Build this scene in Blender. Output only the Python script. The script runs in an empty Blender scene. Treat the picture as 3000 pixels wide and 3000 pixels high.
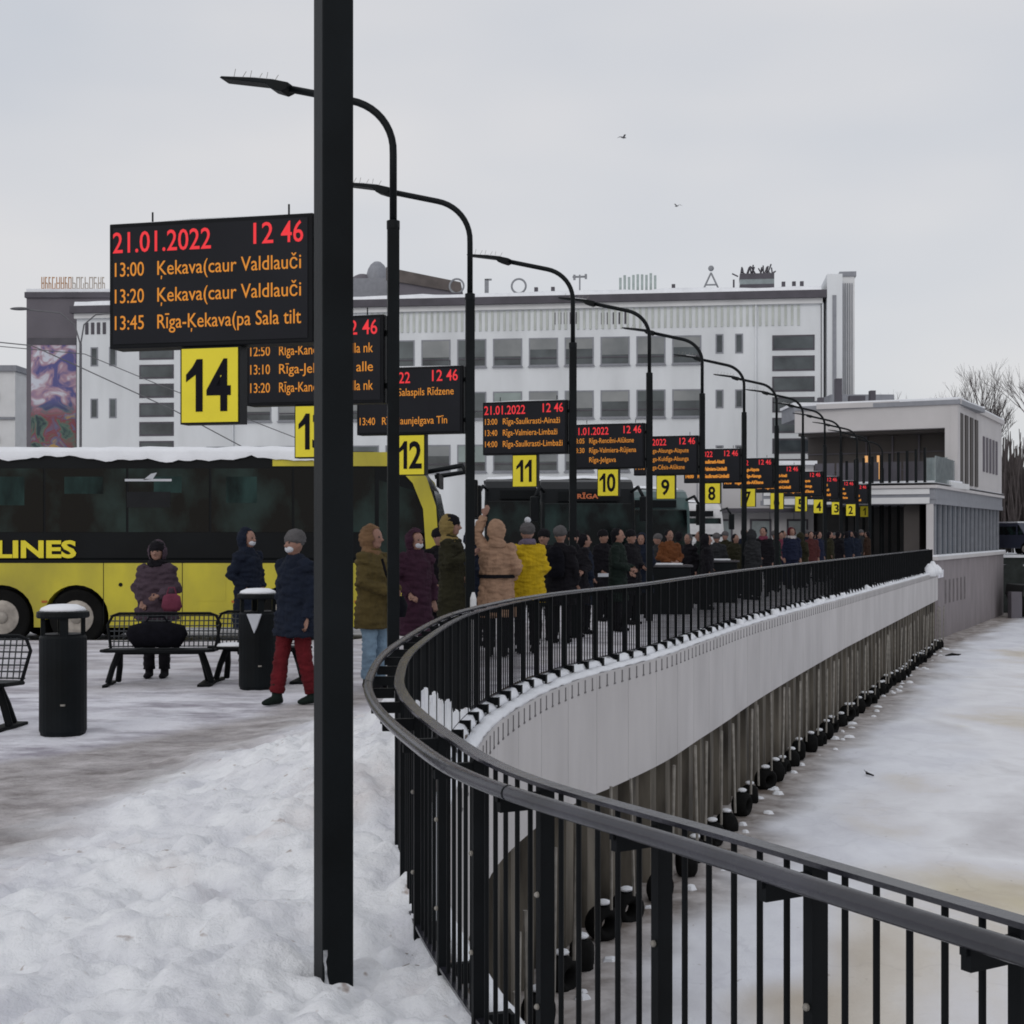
import bpy, bmesh, math, random
from mathutils import Vector, Matrix, noise
rnd = random.Random(14)
R = math.radians
PI = math.pi
scene = bpy.context.scene
col = scene.collection

# ---------------------------------------------------------------- camera, sky, sun, exposure
cam_d = bpy.data.cameras.new('camera'); cam = bpy.data.objects.new('camera', cam_d); col.objects.link(cam)
cam.location = (0, 0, 1.7); cam.rotation_euler = (R(90), 0, 0)
cam_d.sensor_width = 36; cam_d.lens = 36*2700/1932; cam_d.shift_y = 39/1932
cam_d.clip_start = 0.05; cam_d.clip_end = 3000
scene.camera = cam

world = bpy.data.worlds.new('World'); scene.world = world; world.use_nodes = True
wn, wl = world.node_tree.nodes, world.node_tree.links
wn.clear()
wo = wn.new('ShaderNodeOutputWorld'); bg = wn.new('ShaderNodeBackground')
sky = wn.new('ShaderNodeTexSky'); sky.sky_type = 'NISHITA'; sky.sun_disc = False
sky.sun_elevation = R(16); sky.sun_rotation = R(200)
tc = wn.new('ShaderNodeTexCoord'); mp = wn.new('ShaderNodeMapping'); mp.inputs['Scale'].default_value = (1.0, 1.0, 2.6)
nz = wn.new('ShaderNodeTexNoise'); nz.inputs['Scale'].default_value = 2.1; nz.inputs['Detail'].default_value = 3.5; nz.inputs['Roughness'].default_value = .5
cr = wn.new('ShaderNodeValToRGB')
cr.color_ramp.elements[0].position = .34; cr.color_ramp.elements[0].color = (5.6, 5.85, 6.35, 1)
cr.color_ramp.elements[1].position = .66; cr.color_ramp.elements[1].color = (6.95, 6.85, 6.95, 1)
mx = wn.new('ShaderNodeMixRGB'); mx.inputs['Fac'].default_value = .93
bg.inputs['Strength'].default_value = .1
wl.new(tc.outputs['Generated'], mp.inputs['Vector']); wl.new(mp.outputs['Vector'], nz.inputs['Vector'])
wl.new(nz.outputs['Fac'], cr.inputs['Fac']); wl.new(sky.outputs['Color'], mx.inputs['Color1'])
wl.new(cr.outputs['Color'], mx.inputs['Color2']); wl.new(mx.outputs['Color'], bg.inputs['Color']); wl.new(bg.outputs['Background'], wo.inputs['Surface'])

sun_d = bpy.data.lights.new('sun', 'SUN'); sun = bpy.data.objects.new('sun', sun_d); col.objects.link(sun)
sun_d.energy = .5; sun_d.angle = R(25); sun_d.color = (1, .97, .93)
sun.rotation_euler = (R(60), 0, R(-25))
scene.view_settings.view_transform = 'Standard'; scene.view_settings.look = 'None'
scene.cycles.filter_width = 1.8; scene.view_settings.exposure = .10; scene.view_settings.gamma = 1

# ---------------------------------------------------------------- helpers
def srgb(r, g, b):
    f = lambda c: (c/255)/12.92 if c/255 <= .04045 else ((c/255+.055)/1.055)**2.4
    return (f(r), f(g), f(b))
MATS = {}
def mat(name, c, rough=.7, metal=0, var=.12, vscale=3, bump=0, bscale=30, emit=None, estr=1, spec=.5, c2=None, stretch=None, p=(.3, .7)):
    if name in MATS: return MATS[name]
    m = bpy.data.materials.new(name); m.use_nodes = True; n, l = m.node_tree.nodes, m.node_tree.links
    b = n['Principled BSDF']
    b.inputs['Roughness'].default_value = rough; b.inputs['Metallic'].default_value = metal
    b.inputs['Specular IOR Level'].default_value = spec
    t = n.new('ShaderNodeTexCoord'); v = t.outputs['Object']
    if stretch:
        q = n.new('ShaderNodeMapping'); q.inputs['Scale'].default_value = stretch; l.new(v, q.inputs['Vector']); v = q.outputs['Vector']
    x = n.new('ShaderNodeTexNoise'); x.inputs['Scale'].default_value = vscale; x.inputs['Detail'].default_value = 5; l.new(v, x.inputs['Vector'])
    r = n.new('ShaderNodeValToRGB'); r.color_ramp.elements[0].position = p[0]; r.color_ramp.elements[1].position = p[1]
    c2 = c2 or tuple(min(1, k*(1+var)) for k in c)
    r.color_ramp.elements[0].color = (*[k*(1-var) for k in c], 1); r.color_ramp.elements[1].color = (*c2, 1)
    l.new(x.outputs['Fac'], r.inputs['Fac']); l.new(r.outputs['Color'], b.inputs['Base Color'])
    if bump:
        y = n.new('ShaderNodeTexNoise'); y.inputs['Scale'].default_value = bscale; y.inputs['Detail'].default_value = 6; l.new(v, y.inputs['Vector'])
        u = n.new('ShaderNodeBump'); u.inputs['Strength'].default_value = bump; u.inputs['Distance'].default_value = .02
        l.new(y.outputs['Fac'], u.inputs['Height']); l.new(u.outputs['Normal'], b.inputs['Normal'])
    if emit:
        b.inputs['Emission Color'].default_value = (*emit, 1); b.inputs['Emission Strength'].default_value = estr
    MATS[name] = m; return m

SNOW = mat('snow', (.80, .82, .86), .9, var=.06, vscale=2.2, bump=.5, bscale=9, spec=.2)
BLACK = mat('black_paint', (.0045, .0062, .0075), .5, var=.4, vscale=2.5, bump=.06, bscale=60, spec=.13)
RAILTOP = mat('worn_handrail_metal', (.026, .026, .035), .27, .1, spec=.8, var=.5, vscale=3, bump=.12, bscale=25)
RAILBLK = mat('fence_black', (.004, .005, .0062), .6, var=.3, vscale=5, spec=.12)
DARK = mat('dark_plastic', (.005, .006, .008), .5, var=.3, spec=.12)
SCREEN = mat('screen_black', (.013, .014, .018), .5, var=.25, vscale=1, spec=.12)
RED = mat('led_red', (.20, .01, .012), .6, var=.05, emit=(.78, .045, .055), estr=.85, spec=.1)
ORANGE = mat('led_orange', (.16, .06, .01), .6, var=.05, emit=(.62, .235, .035), estr=.85, spec=.1)
YELLOW = mat('sign_yellow', (.78, .66, .02), .55, var=.05)
INK = mat('ink_black', (.008, .008, .012), .7, var=.1, spec=.08)
CONC = mat('fascia_concrete', (.50, .485, .49), .85, var=.1, vscale=1.2, bump=.15, bscale=12, stretch=(1, 1, .35))
BEAM = mat('stained_concrete', (.20, .17, .15), .9, var=.35, vscale=5, bump=.5, bscale=20)
PILE = mat('rusty_sheet_pile', (.055, .045, .034), .85, var=.5, vscale=3.2, bump=.3, bscale=15, c2=(.17, .15, .12), stretch=(1, 1, .22))
RUBBER = mat('tyre_rubber', (.008, .008, .008), .9, var=.3, spec=.1)
GALV = mat('galvanised_pipe', (.25, .235, .21), .6, .2, var=.25, vscale=6)
BUSY = mat('coach_yellow', (.40, .345, .035), .34, var=.08, vscale=1.5, bump=.03, c2=(.60, .52, .03), stretch=(1, 1, .5))
BUSK = mat('coach_black', (.005, .0065, .008), .4, var=.3, vscale=1, spec=.13)
GLASS = mat('coach_glass', (.0028, .0048, .0055), .12, var=.4, vscale=1.3, c2=(.016, .033, .031), spec=.16, stretch=(1, 1, .7), p=(.46, .66))  # teal blotches paint reflections and dim interior glimpses into the glass colour
HUB = mat('wheel_rim_grey', (.34, .31, .28), .5, .3, var=.3, vscale=6)
WHITEP = mat('white_paint', (.66, .67, .68), .5, var=.07, vscale=.8)
BWALL = mat('white_render_wall', (.69, .715, .74), .85, var=.10, vscale=.5, bump=.1, bscale=4, stretch=(1, 1, .25))
BRIB = mat('ribbed_frieze', (.50, .53, .50), .85, var=.12, vscale=1)
BDARK = mat('dark_cornice', (.075, .07, .085), .7, var=.2, vscale=1)
PANE = mat('window_pane', (.035, .045, .055), .12, var=.3, vscale=.5, c2=(.10, .12, .13))
BLIND = mat('window_blind', (.20, .22, .23), .6, var=.25, vscale=.35, c2=(.30, .31, .31))
GREYW = mat('grey_cladding', (.135, .125, .145), .8, var=.1, vscale=.4)
BEIGE = mat('pale_stone', (.52, .505, .51), .8, var=.06, vscale=.6)
PINKW = mat('pink_grey_wall', (.24, .215, .225), .88, var=.14, vscale=1.2, bump=.2, stretch=(1, 1, .4))
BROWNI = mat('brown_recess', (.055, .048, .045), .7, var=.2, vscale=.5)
TGLASS = mat('pale_glass', (.22, .26, .27), .15, var=.15)
CWALL = mat('curtain_glass', (.045, .06, .075), .15, var=.3, vscale=.6)
MULL = mat('grey_mullion', (.24, .25, .28), .6, var=.1)
BARK = mat('tree_bark', (.085, .072, .072), .9, var=.25)
SKIN = mat('skin', (.25, .135, .10), .6, var=.08, vscale=9)
EYE = mat('eye_dark', (.01, .008, .008), .3)
MASKW = mat('face_mask_white', (.50, .52, .56), .8, var=.05)

class MB:
    def __init__(s): s.b = bmesh.new()
    def face(s, pts):
        try: s.b.faces.new([s.b.verts.new(p) for p in pts])
        except ValueError: pass
    def box(s, x0, x1, y0, y1, z0, z1, M=None):
        r = bmesh.ops.create_cube(s.b, size=1)
        T = Matrix.Translation(((x0+x1)/2, (y0+y1)/2, (z0+z1)/2)) @ Matrix.Diagonal((abs(x1-x0), abs(y1-y0), abs(z1-z0), 1))
        bmesh.ops.transform(s.b, matrix=(M @ T) if M else T, verts=r['verts']); return s
    def tube(s, pts, rad, n=8, cap=True, M=None):
        pts = [Vector(p) for p in pts]; N = len(pts)
        if not hasattr(rad, '__len__'): rad = [rad]*N
        rings = []; up = None
        for i, p in enumerate(pts):
            t = (pts[min(i+1, N-1)]-pts[max(i-1, 0)]).normalized()
            if up is None:
                up = Vector((0, 0, 1)) if abs(t.z) < .9 else Vector((0, 1, 0))
            a = t.cross(up).normalized(); bb = a.cross(t).normalized(); up = bb
            rr = rad[i] if hasattr(rad[i], '__len__') else (rad[i], rad[i])
            ring = []
            for k in range(n):
                an = 2*PI*k/n
                q = p + a*math.cos(an)*rr[0] + bb*math.sin(an)*rr[1]
                ring.append(s.b.verts.new((M @ q) if M else q))
            rings.append(ring)
        for i in range(N-1):
            for k in range(n):
                s.b.faces.new((rings[i][k], rings[i][(k+1) % n], rings[i+1][(k+1) % n], rings[i+1][k]))
        if cap:
            s.b.faces.new(rings[0][::-1]); s.b.faces.new(rings[-1])
        return s
    def ball(s, c, r, M=None, seg=16, ring=10):
        rr = r if hasattr(r, '__len__') else (r, r, r)
        q = bmesh.ops.create_uvsphere(s.b, u_segments=seg, v_segments=ring, radius=1)
        T = Matrix.Translation(c) @ Matrix.Diagonal((*rr, 1))
        bmesh.ops.transform(s.b, matrix=(M @ T) if M else T, verts=q['verts']); return s
    def cyl(s, p0, p1, r, n=12): return s.tube([p0, p1], r, n)
    def prism(s, pts, y0, y1, M=None):          # outline in x,z extruded along y
        A = [s.b.verts.new((x, y0, z)) for x, z in pts]; B = [s.b.verts.new((x, y1, z)) for x, z in pts]
        if M:
            for v in A+B: v.co = M @ v.co
        f1 = s.b.faces.new(A); f2 = s.b.faces.new(B[::-1]); n = len(pts)
        for i in range(n): s.b.faces.new((A[i], B[i], B[(i+1) % n], A[(i+1) % n]))
        f1.normal_update(); f2.normal_update(); bmesh.ops.triangulate(s.b, faces=[f1, f2]); return s
    def mesh(s, name, bevel=0):
        bmesh.ops.recalc_face_normals(s.b, faces=s.b.faces[:])
        if bevel:
            es = [e for e in s.b.edges if len(e.link_faces) == 2 and e.calc_face_angle(0) > .6]
            bmesh.ops.bevel(s.b, geom=es, offset=bevel, segments=2, affect='EDGES', profile=.6)
        me = bpy.data.meshes.new(name); s.b.to_mesh(me); s.b.free(); return me
    def build(s, name, m, parent=None, smooth=False, bevel=0):
        return obj(name, s.mesh(name, bevel), m, parent, smooth)
def obj(name, me, m, parent=None, smooth=False):
    o = bpy.data.objects.new(name, me); col.objects.link(o)
    if m: me.materials.clear(); me.materials.append(m)
    if parent: o.parent = parent
    if smooth: me.shade_smooth() if hasattr(me, 'shade_smooth') else None
    return o
def tag(o, label=None, cat=None, group=None, kind=None):
    if label: o['label'] = label
    if cat: o['category'] = cat
    if group: o['group'] = group
    if kind: o['kind'] = kind
    return o
def thing(name, label, cat, loc=(0, 0, 0), rz=0, group=None):
    o = bpy.data.objects.new(name, None); col.objects.link(o)
    o.location = loc; o.rotation_euler = (0, 0, rz); o.empty_display_size = .2
    return tag(o, label, cat, group)
def copy_tree(o, parent=None):
    kids = list(o.children)
    c = o.copy(); col.objects.link(c); c.parent = parent
    for k in kids: copy_tree(k, c)
    return c
def text_mesh(s, size, bold=0, ext=.002, align='LEFT', sx=1):
    cu = bpy.data.curves.new('t', 'FONT'); cu.body = s; cu.size = size; cu.extrude = ext; cu.offset = bold
    cu.align_x = align; cu.resolution_u = 3
    o = bpy.data.objects.new('t', cu); col.objects.link(o)
    me = bpy.data.meshes.new_from_object(o.evaluated_get(bpy.context.evaluated_depsgraph_get()))
    bpy.data.objects.remove(o); bpy.data.curves.remove(cu)
    for v in me.vertices:      # stand up: x stays, y -> z, facing -y
        x, y, z = v.co; v.co = (x*sx, -z, y)
    return me
def fit_text(s, size, width, **k):
    me = text_mesh(s.replace('Ķ', 'K'), size, **k)
    if 'Ķ' in s:
        i_ = s.index('Ķ'); wd_ = lambda t_: (lambda m_: max(v.co.x for v in m_.vertices))(text_mesh(t_, size)) if t_ else 0
        xa = (wd_(s[:i_])+wd_(s[:i_]+'K'))/2; b_ = bmesh.new(); b_.from_mesh(me)
        for (x0, z0) in ((xa, -.05*size),):
            vs = [b_.verts.new((x0+dx*size, 0, z0+dz*size)) for dx, dz in ((-.03, 0), (.05, 0), (.02, -.17), (-.04, -.17))]; b_.faces.new(vs)
        b_.to_mesh(me); b_.free()
    x0_ = min(v.co.x for v in me.vertices)
    for v in me.vertices: v.co.x -= x0_
    w = max(v.co.x for v in me.vertices)-min(v.co.x for v in me.vertices)
    for v in me.vertices: v.co.x *= width/w
    return me
def nz3(x, y, s=1.0, seed=0): return noise.noise(Vector((x*s, y*s, seed*7.3)))
def sstep(a, b, x):
    t = max(0, min(1, (x-a)/(b-a))); return t*t*(3-2*t)

# ---------------------------------------------------------------- the quay edge (fence line), in metres
EDGE = [(3.9, -2.6), (3.0, -.9), (2.15, .65), (1.48, 1.8), (.96, 2.68), (.547, 3.4), (.053, 4.25), (-.2, 5.04), (-.45, 6.2), (-.575, 7.35), (-.61, 9.2), (-.42, 12.5),
        (.0, 14.9), (.41, 16.4), (.836, 17.6), (1.9, 20.1), (2.9, 23.0), (4.75, 28.2), (9.15, 39.3), (13.2, 49.5), (18.3, 62.3)]
def catmull(P, per=40):
    out = []
    for i in range(len(P)-1):
        p0, p1, p2, p3 = P[max(i-1, 0)], P[i], P[i+1], P[min(i+2, len(P)-1)]
        for k in range(per):
            t = k/per
            out.append(tuple(.5*((2*p1[j])+(-p0[j]+p2[j])*t+(2*p0[j]-5*p1[j]+4*p2[j]-p3[j])*t*t+(-p0[j]+3*p1[j]-3*p2[j]+p3[j])*t**3) for j in (0, 1)))
    return out+[P[-1]]
CUR = catmull(EDGE)
CUM = [0]
for i in range(1, len(CUR)): CUM.append(CUM[-1]+math.dist(CUR[i], CUR[i-1]))
LEN = CUM[-1]
import bisect
def along(s):
    s = max(0, min(LEN, s)); i = min(max(bisect.bisect_right(CUM, s), 1), len(CUR)-1)
    t = (s-CUM[i-1])/(CUM[i]-CUM[i-1]); a, b = CUR[i-1], CUR[i]
    p = Vector((a[0]+(b[0]-a[0])*t, a[1]+(b[1]-a[1])*t, 0))
    i0, i1 = max(i-8, 0), min(i+8, len(CUR)-1)
    d = Vector((CUR[i1][0]-CUR[i0][0], CUR[i1][1]-CUR[i0][1], 0)).normalized()
    return p, d, Vector((d.y, -d.x, 0))          # point, direction, normal towards the canal
YS = [c[1] for c in CUR]
def edge_x(y):
    if y <= YS[0]: return CUR[0][0]
    if y >= YS[-1]: return CUR[-1][0]+(y-YS[-1])*.42
    i = bisect.bisect_right(YS, y); a, b = CUR[i-1], CUR[i]
    return a[0]+(b[0]-a[0])*(y-a[1])/(b[1]-a[1])
def ribbon(prof, s0, s1, step, name, m, parent=None, jit=0, smooth=False):
    """sweep a closed (offset, z) outline along the edge"""
    b = bmesh.new(); rings = []; n = max(2, int((s1-s0)/step))
    for k in range(n+1):
        p, d, nn = along(s0+(s1-s0)*k/n)
        rings.append([b.verts.new(p+nn*(o_+(jit and jit*.5*nz3(k*.7, j, 1, 3)))+Vector((0, 0, z_+(jit and jit*nz3(k*.37, j*1.7, 1, 5))))) for j, (o_, z_) in enumerate(prof)])
    q = len(prof)
    for i in range(n):
        for j in range(q): b.faces.new((rings[i][j], rings[i][(j+1) % q], rings[i+1][(j+1) % q], rings[i+1][j]))
    b.faces.new(rings[0]); b.faces.new(rings[-1][::-1])
    bmesh.ops.recalc_face_normals(b, faces=b.faces[:])
    me = bpy.data.meshes.new(name); b.to_mesh(me); b.free(); return obj(name, me, m, parent, smooth)

# ---------------------------------------------------------------- ground, ice
def snow_h(x, y):
    d = edge_x(y)-x
    bank = .47*math.exp(-((y-9.3)/1.9)**2)*math.exp(-max(0, d-.15)/.55)
    bank += .10*sstep(14, 11, y)*sstep(2.2, .6, d)*sstep(4.8, 7, y)
    dl = math.hypot(x+.64, y-5.1)
    heap = .07*math.exp(-(((x+1.5)/1.0)**2+((y-4.4)/1.6)**2)) + .08*math.exp(-((x+.85)**2+(y-5.2)**2)/.08)
    xs_ = x-(-2.55+(y-7.1)*.19)
    soft = sstep(-1.1, 1.0, xs_+.3*nz3(x, y, 1.2, 21))*(sstep(15.5, 11.5, y) if y > 11 else 1)
    lump = .07*nz3(x, y, 1.1, 1)+.095*nz3(x, y, 2.7, 2)+.085*abs(nz3(x, y, 5.5, 3))+.040*nz3(x, y, 11, 4)+.022*abs(nz3(x, y, 24, 8))
    tr = .010*nz3(x, y, 3.2, 6)+.008*nz3(x, y, 9, 7)+.004*nz3(x, y, 24, 9)
    low = -.02*sstep(.45, .0, d)*sstep(6.3, 5.2, y)
    return bank+heap+lump*soft+tr*(1-soft)+low+.03*soft
def clean(x, y):        # 1 = untouched snow by the fence, 0 = trodden walkway
    xb = -2.55+(y-7.1)*.19+.22*nz3(x, y, .8, 11)+.34*nz3(x, y, 2.6, 12)+.22*nz3(x, y, 7, 13)
    a = sstep(-.75, .45, x-xb)
    if y > 11: a *= sstep(15.5, 11.5, y)
    return a
def trod(x, y):         # 1 = brown slush of the trodden path
    xb = -2.55+(y-7.1)*.19
    q = xb-x+.25*nz3(x, y, 1.1, 14)
    w = max(.7, 2.0-(y-9.5)*.30)
    v = sstep(-.25, .45, q)*sstep(w+.5, w-.2, q)*sstep(4.5, 7.4, y)*sstep(19, 14, y)
    return max(v, .50*sstep(13, 16, y)*sstep(.2, 1.0, edge_x(y)-x), .12)
def sheet(rows, name, m, skirt=None):
    b = bmesh.new(); la = b.verts.layers.float.new('clean'); lb = b.verts.layers.float.new('trod'); R_ = []
    for row in rows:
        rr = []
        for (x, y, z) in row:
            v = b.verts.new((x, y, z)); v[la] = clean(x, y); v[lb] = trod(x, y); rr.append(v)
        R_.append(rr)
    for i in range(len(R_)-1):
        for j in range(len(R_[0])-1): b.faces.new((R_[i][j], R_[i][j+1], R_[i+1][j+1], R_[i+1][j]))
    if skirt is not None:
        be = [e for e in b.edges if e.is_boundary]; r = bmesh.ops.extrude_edge_only(b, edges=be)
        for v in r['geom']:
            if isinstance(v, bmesh.types.BMVert): v.co.z = skirt
    bmesh.ops.recalc_face_normals(b, faces=b.faces[:])
    me = bpy.data.meshes.new(name); b.to_mesh(me); b.free()
    return me
def snow_ground_mat():
    m = bpy.data.materials.new('trodden_snow'); m.use_nodes = True; n, l = m.node_tree.nodes, m.node_tree.links; b = n['Principled BSDF']
    b.inputs['Roughness'].default_value = .85; b.inputs['Specular IOR Level'].default_value = .25
    t = n.new('ShaderNodeTexCoord')
    def N(sc, det=6, st=None, ro=.6):
        v = t.outputs['Object']
        if st:
            q = n.new('ShaderNodeMapping'); q.inputs['Scale'].default_value = st[:3]; q.inputs['Rotation'].default_value = (0, 0, st[3]); l.new(v, q.inputs['Vector']); v = q.outputs['Vector']
        x = n.new('ShaderNodeTexNoise'); x.inputs['Scale'].default_value = sc; x.inputs['Detail'].default_value = det; x.inputs['Roughness'].default_value = ro
        l.new(v, x.inputs['Vector']); return x.outputs['Fac']
    def ramp(f, p0, c0, p1, c1):
        r = n.new('ShaderNodeValToRGB'); r.color_ramp.elements[0].position = p0; r.color_ramp.elements[0].color = (*c0, 1)
        r.color_ramp.elements[1].position = p1; r.color_ramp.elements[1].color = (*c1, 1); l.new(f, r.inputs['Fac']); return r.outputs['Color']
    def mix(f, a, c, mode='MIX'):
        x = n.new('ShaderNodeMixRGB'); x.blend_type = mode; l.new(f, x.inputs['Fac']) if not isinstance(f, float) else setattr(x.inputs['Fac'], 'default_value', f)
        l.new(a, x.inputs['Color1']); l.new(c, x.inputs['Color2']); return x.outputs['Color']
    at = n.new('ShaderNodeAttribute'); at.attribute_name = 'clean'; at2 = n.new('ShaderNodeAttribute'); at2.attribute_name = 'trod'
    # streaks of packed snow seen across the walkway, with brown slush where feet fall
    packed = ramp(N(1.1, 9, (1, 1.9, 1, .35), .62), .36, (.36, .34, .39), .56, (.80, .80, .86))
    slush = ramp(N(1.8, 10, (1, 1.6, 1, .3), .74), .34, (.195, .175, .17), .66, (.60, .57, .58))
    fresh = ramp(N(2.0, 7), .30, (.72, .73, .785), .55, (.90, .915, .945))
    speck = mix(1.0, ramp(N(8, 3), .66, (1, 1, 1), .73, (.52, .44, .40)), ramp(N(.9, 5), .56, (1, 1, 1), .70, (.84, .79, .77)), 'MULTIPLY')
    a1 = n.new('ShaderNodeMath'); a1.operation = 'MULTIPLY_ADD'; a1.inputs[1].default_value = 1.5; l.new(at2.outputs['Fac'], a1.inputs[0])
    sub = n.new('ShaderNodeMath'); sub.operation = 'MULTIPLY_ADD'; sub.inputs[1].default_value = 1.7; sub.inputs[2].default_value = -1.22
    l.new(N(.9, 7, (1, 1.6, 1, .3)), sub.inputs[0]); l.new(sub.outputs[0], a1.inputs[2]); a1.use_clamp = True
    base = mix(a1.outputs[0], packed, slush)
    c = mix(at.outputs['Fac'], base, mix(1.0, fresh, speck, 'MULTIPLY'))
    l.new(c, b.inputs['Base Color'])
    bu = n.new('ShaderNodeBump'); bu.inputs['Strength'].default_value = .85; bu.inputs['Distance'].default_value = .035
    l.new(N(14, 8, None, .65), bu.inputs['Height']); l.new(bu.outputs['Normal'], b.inputs['Normal'])
    return m
SG = snow_ground_mat()
def lin(a, b, n): return [a+(b-a)*i/n for i in range(n+1)]
ys = lin(-3, 2.4, 30)[:-1]+lin(2.4, 12, 300)[:-1]+lin(12, 22.6, 110)
us = [1-(1-t)**1 for t in lin(0, 1, 1)]
tt = [0]+[(k/220)**.40 if k else 0 for k in range(1, 221)]
W = [0.0]
for k in range(1, 200): W.append(k)
dist_cols = [0]
d_ = .018
while dist_cols[-1] < 4.5: dist_cols.append(dist_cols[-1]+.03)
while dist_cols[-1] < 45:
    d_ = dist_cols[-1]*.045; dist_cols.append(dist_cols[-1]+d_)
dist_cols = dist_cols[::-1]
rows = [[(edge_x(y)+.02-d, y, snow_h(edge_x(y)+.02-d, y)) for d in dist_cols] for y in ys]
o = obj('pavement', sheet(rows, 'pavement', SG, skirt=-.35), SG); tag(o, kind='structure'); o.data.shade_smooth()
def kerb_x(y): return -2.6+(y-22.6)*.375
rows = [[(kerb_x(y)+(edge_x(y)+.02-kerb_x(y))*t, y, .012*nz3(kerb_x(y)+(edge_x(y)-kerb_x(y))*t, y, 2.5, 6)) for t in lin(0, 1, 30)] for y in lin(22.6, 72, 150)]
o = obj('pavement_island', sheet(rows, 'pavement_island', SG, skirt=-.35), SG); tag(o, kind='structure'); o.data.shade_smooth()
ROAD = mat('slushy_road', (.30, .29, .30), .8, var=.3, vscale=.7, c2=(.66, .67, .71), bump=.3, stretch=(1, 2.5, 1))
b = MB()
strip = [(20, -.6), (22.4, edge_x(22.4)-.2)]+[(y, edge_x(y)-.2) for y in lin(24, 62, 38)]+[(64.9, 19.2), (84.6, 29.0), (95, 34), (96, 900), (1800, 1400)]
for (y0, x0), (y1, x1) in zip(strip[:-1], strip[1:]): b.face([(-900, y0, -.22), (x0, y0, -.22), (x1, y1, -.22), (-900, y1, -.22)])
bmesh.ops.remove_doubles(b.b, verts=b.b.verts[:], dist=.001)
tag(b.build('road', ROAD), kind='structure')
# frozen canal
def ice_mat():
    m = bpy.data.materials.new('snowy_ice'); m.use_nodes = True; n, l = m.node_tree.nodes, m.node_tree.links; b = n['Principled BSDF']
    b.inputs['Roughness'].default_value = .75; b.inputs['Specular IOR Level'].default_value = .3
    t = n.new('ShaderNodeTexCoord')
    def N(sc, st, det=6, ro=.6):
        q = n.new('ShaderNodeMapping'); q.inputs['Scale'].default_value = st; l.new(t.outputs['Object'], q.inputs['Vector'])
        x = n.new('ShaderNodeTexNoise'); x.inputs['Scale'].default_value = sc; x.inputs['Detail'].default_value = det; x.inputs['Roughness'].default_value = ro; x.inputs['Distortion'].default_value = .4
        l.new(q.outputs['Vector'], x.inputs['Vector']); return x.outputs['Fac']
    def ramp(f, *st):
        r = n.new('ShaderNodeValToRGB'); e = r.color_ramp.elements
        e[0].position, e[0].color = st[0][0], (*st[0][1], 1); e[1].position, e[1].color = st[-1][0], (*st[-1][1], 1)
        for p, c in st[1:-1]: z = e.new(p); z.color = (*c, 1)
        l.new(f, r.inputs['Fac']); return r.outputs['Color']
    clean_ = ramp(N(.9, (1, .55, 1)), (.25, (.66, .67, .73)), (.6, (.80, .82, .87)))
    stain = ramp(N(.14, (1, .62, 1), 8, .56), (.34, (.50, .44, .36)), (.43, (.66, .62, .56)), (.50, (.74, .74, .77)), (.56, (.82, .83, .86)), (.66, (.56, .55, .57)))
    foot = ramp(N(1.8, (1, 1, 1), 7), (.35, (.16, .13, .11)), (.65, (.50, .47, .46)))
    yel = ramp(N(.24, (1, .6, 1.3), 3), (.62, (1, 1, 1)), (.72, (.92, .88, .70)))
    at = n.new('ShaderNodeAttribute'); at.attribute_name = 'clean'; at2 = n.new('ShaderNodeAttribute'); at2.attribute_name = 'trod'
    def mix(f, a, c, mode='MIX'):
        x = n.new('ShaderNodeMixRGB'); x.blend_type = mode
        if isinstance(f, float): x.inputs['Fac'].default_value = f
        else: l.new(f, x.inputs['Fac'])
        l.new(a, x.inputs['Color1']); l.new(c, x.inputs['Color2']); return x.outputs['Color']
    c = mix(at.outputs['Fac'], mix(1.0, stain, yel, 'MULTIPLY'), clean_); c = mix(at2.outputs['Fac'], c, foot)
    l.new(c, b.inputs['Base Color'])
    vo = n.new('ShaderNodeTexVoronoi'); vo.feature = 'DISTANCE_TO_EDGE'; vo.inputs['Scale'].default_value = .28
    dn = n.new('ShaderNodeTexNoise'); dn.inputs['Scale'].default_value = 1.3; dn.inputs['Detail'].default_value = 6; l.new(t.outputs['Object'], dn.inputs['Vector'])
    dm = n.new('ShaderNodeMixRGB'); dm.inputs['Fac'].default_value = .10; l.new(t.outputs['Object'], dm.inputs['Color1']); l.new(dn.outputs['Color'], dm.inputs['Color2']); dm.blend_type = 'ADD'; dm.inputs['Fac'].default_value = 1.2 if False else 1.0
    l.new(dm.outputs['Color'], vo.inputs['Vector'])
    ck = ramp(vo.outputs['Distance'], (0, (.70, .70, .72)), (.012, (1, 1, 1))); c = mix(.22, c, ck, 'MULTIPLY'); fl = ramp(N(5.5, (1, .8, 1), 5), (.68, (1, 1, 1)), (.76, (.62, .58, .54))); c = mix(1.0, c, fl, 'MULTIPLY'); l.new(c, b.inputs['Base Color'])
    bu = n.new('ShaderNodeBump'); bu.inputs['Strength'].default_value = .5; bu.inputs['Distance'].default_value = .05
    l.new(N(2.5, (1, 1, 1), 8), bu.inputs['Height']); l.new(bu.outputs['Normal'], b.inputs['Normal'])
    return m
ICE = ice_mat(); IZ = -3.15
bb = bmesh.new(); la = bb.verts.layers.float.new('clean'); lb = bb.verts.layers.float.new('trod'); R_ = []
def ice_far(y): return 400
dcol = [-.5+.12*k for k in range(90)]
while dcol[-1] < 400: dcol.append(dcol[-1]*1.09)
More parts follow.
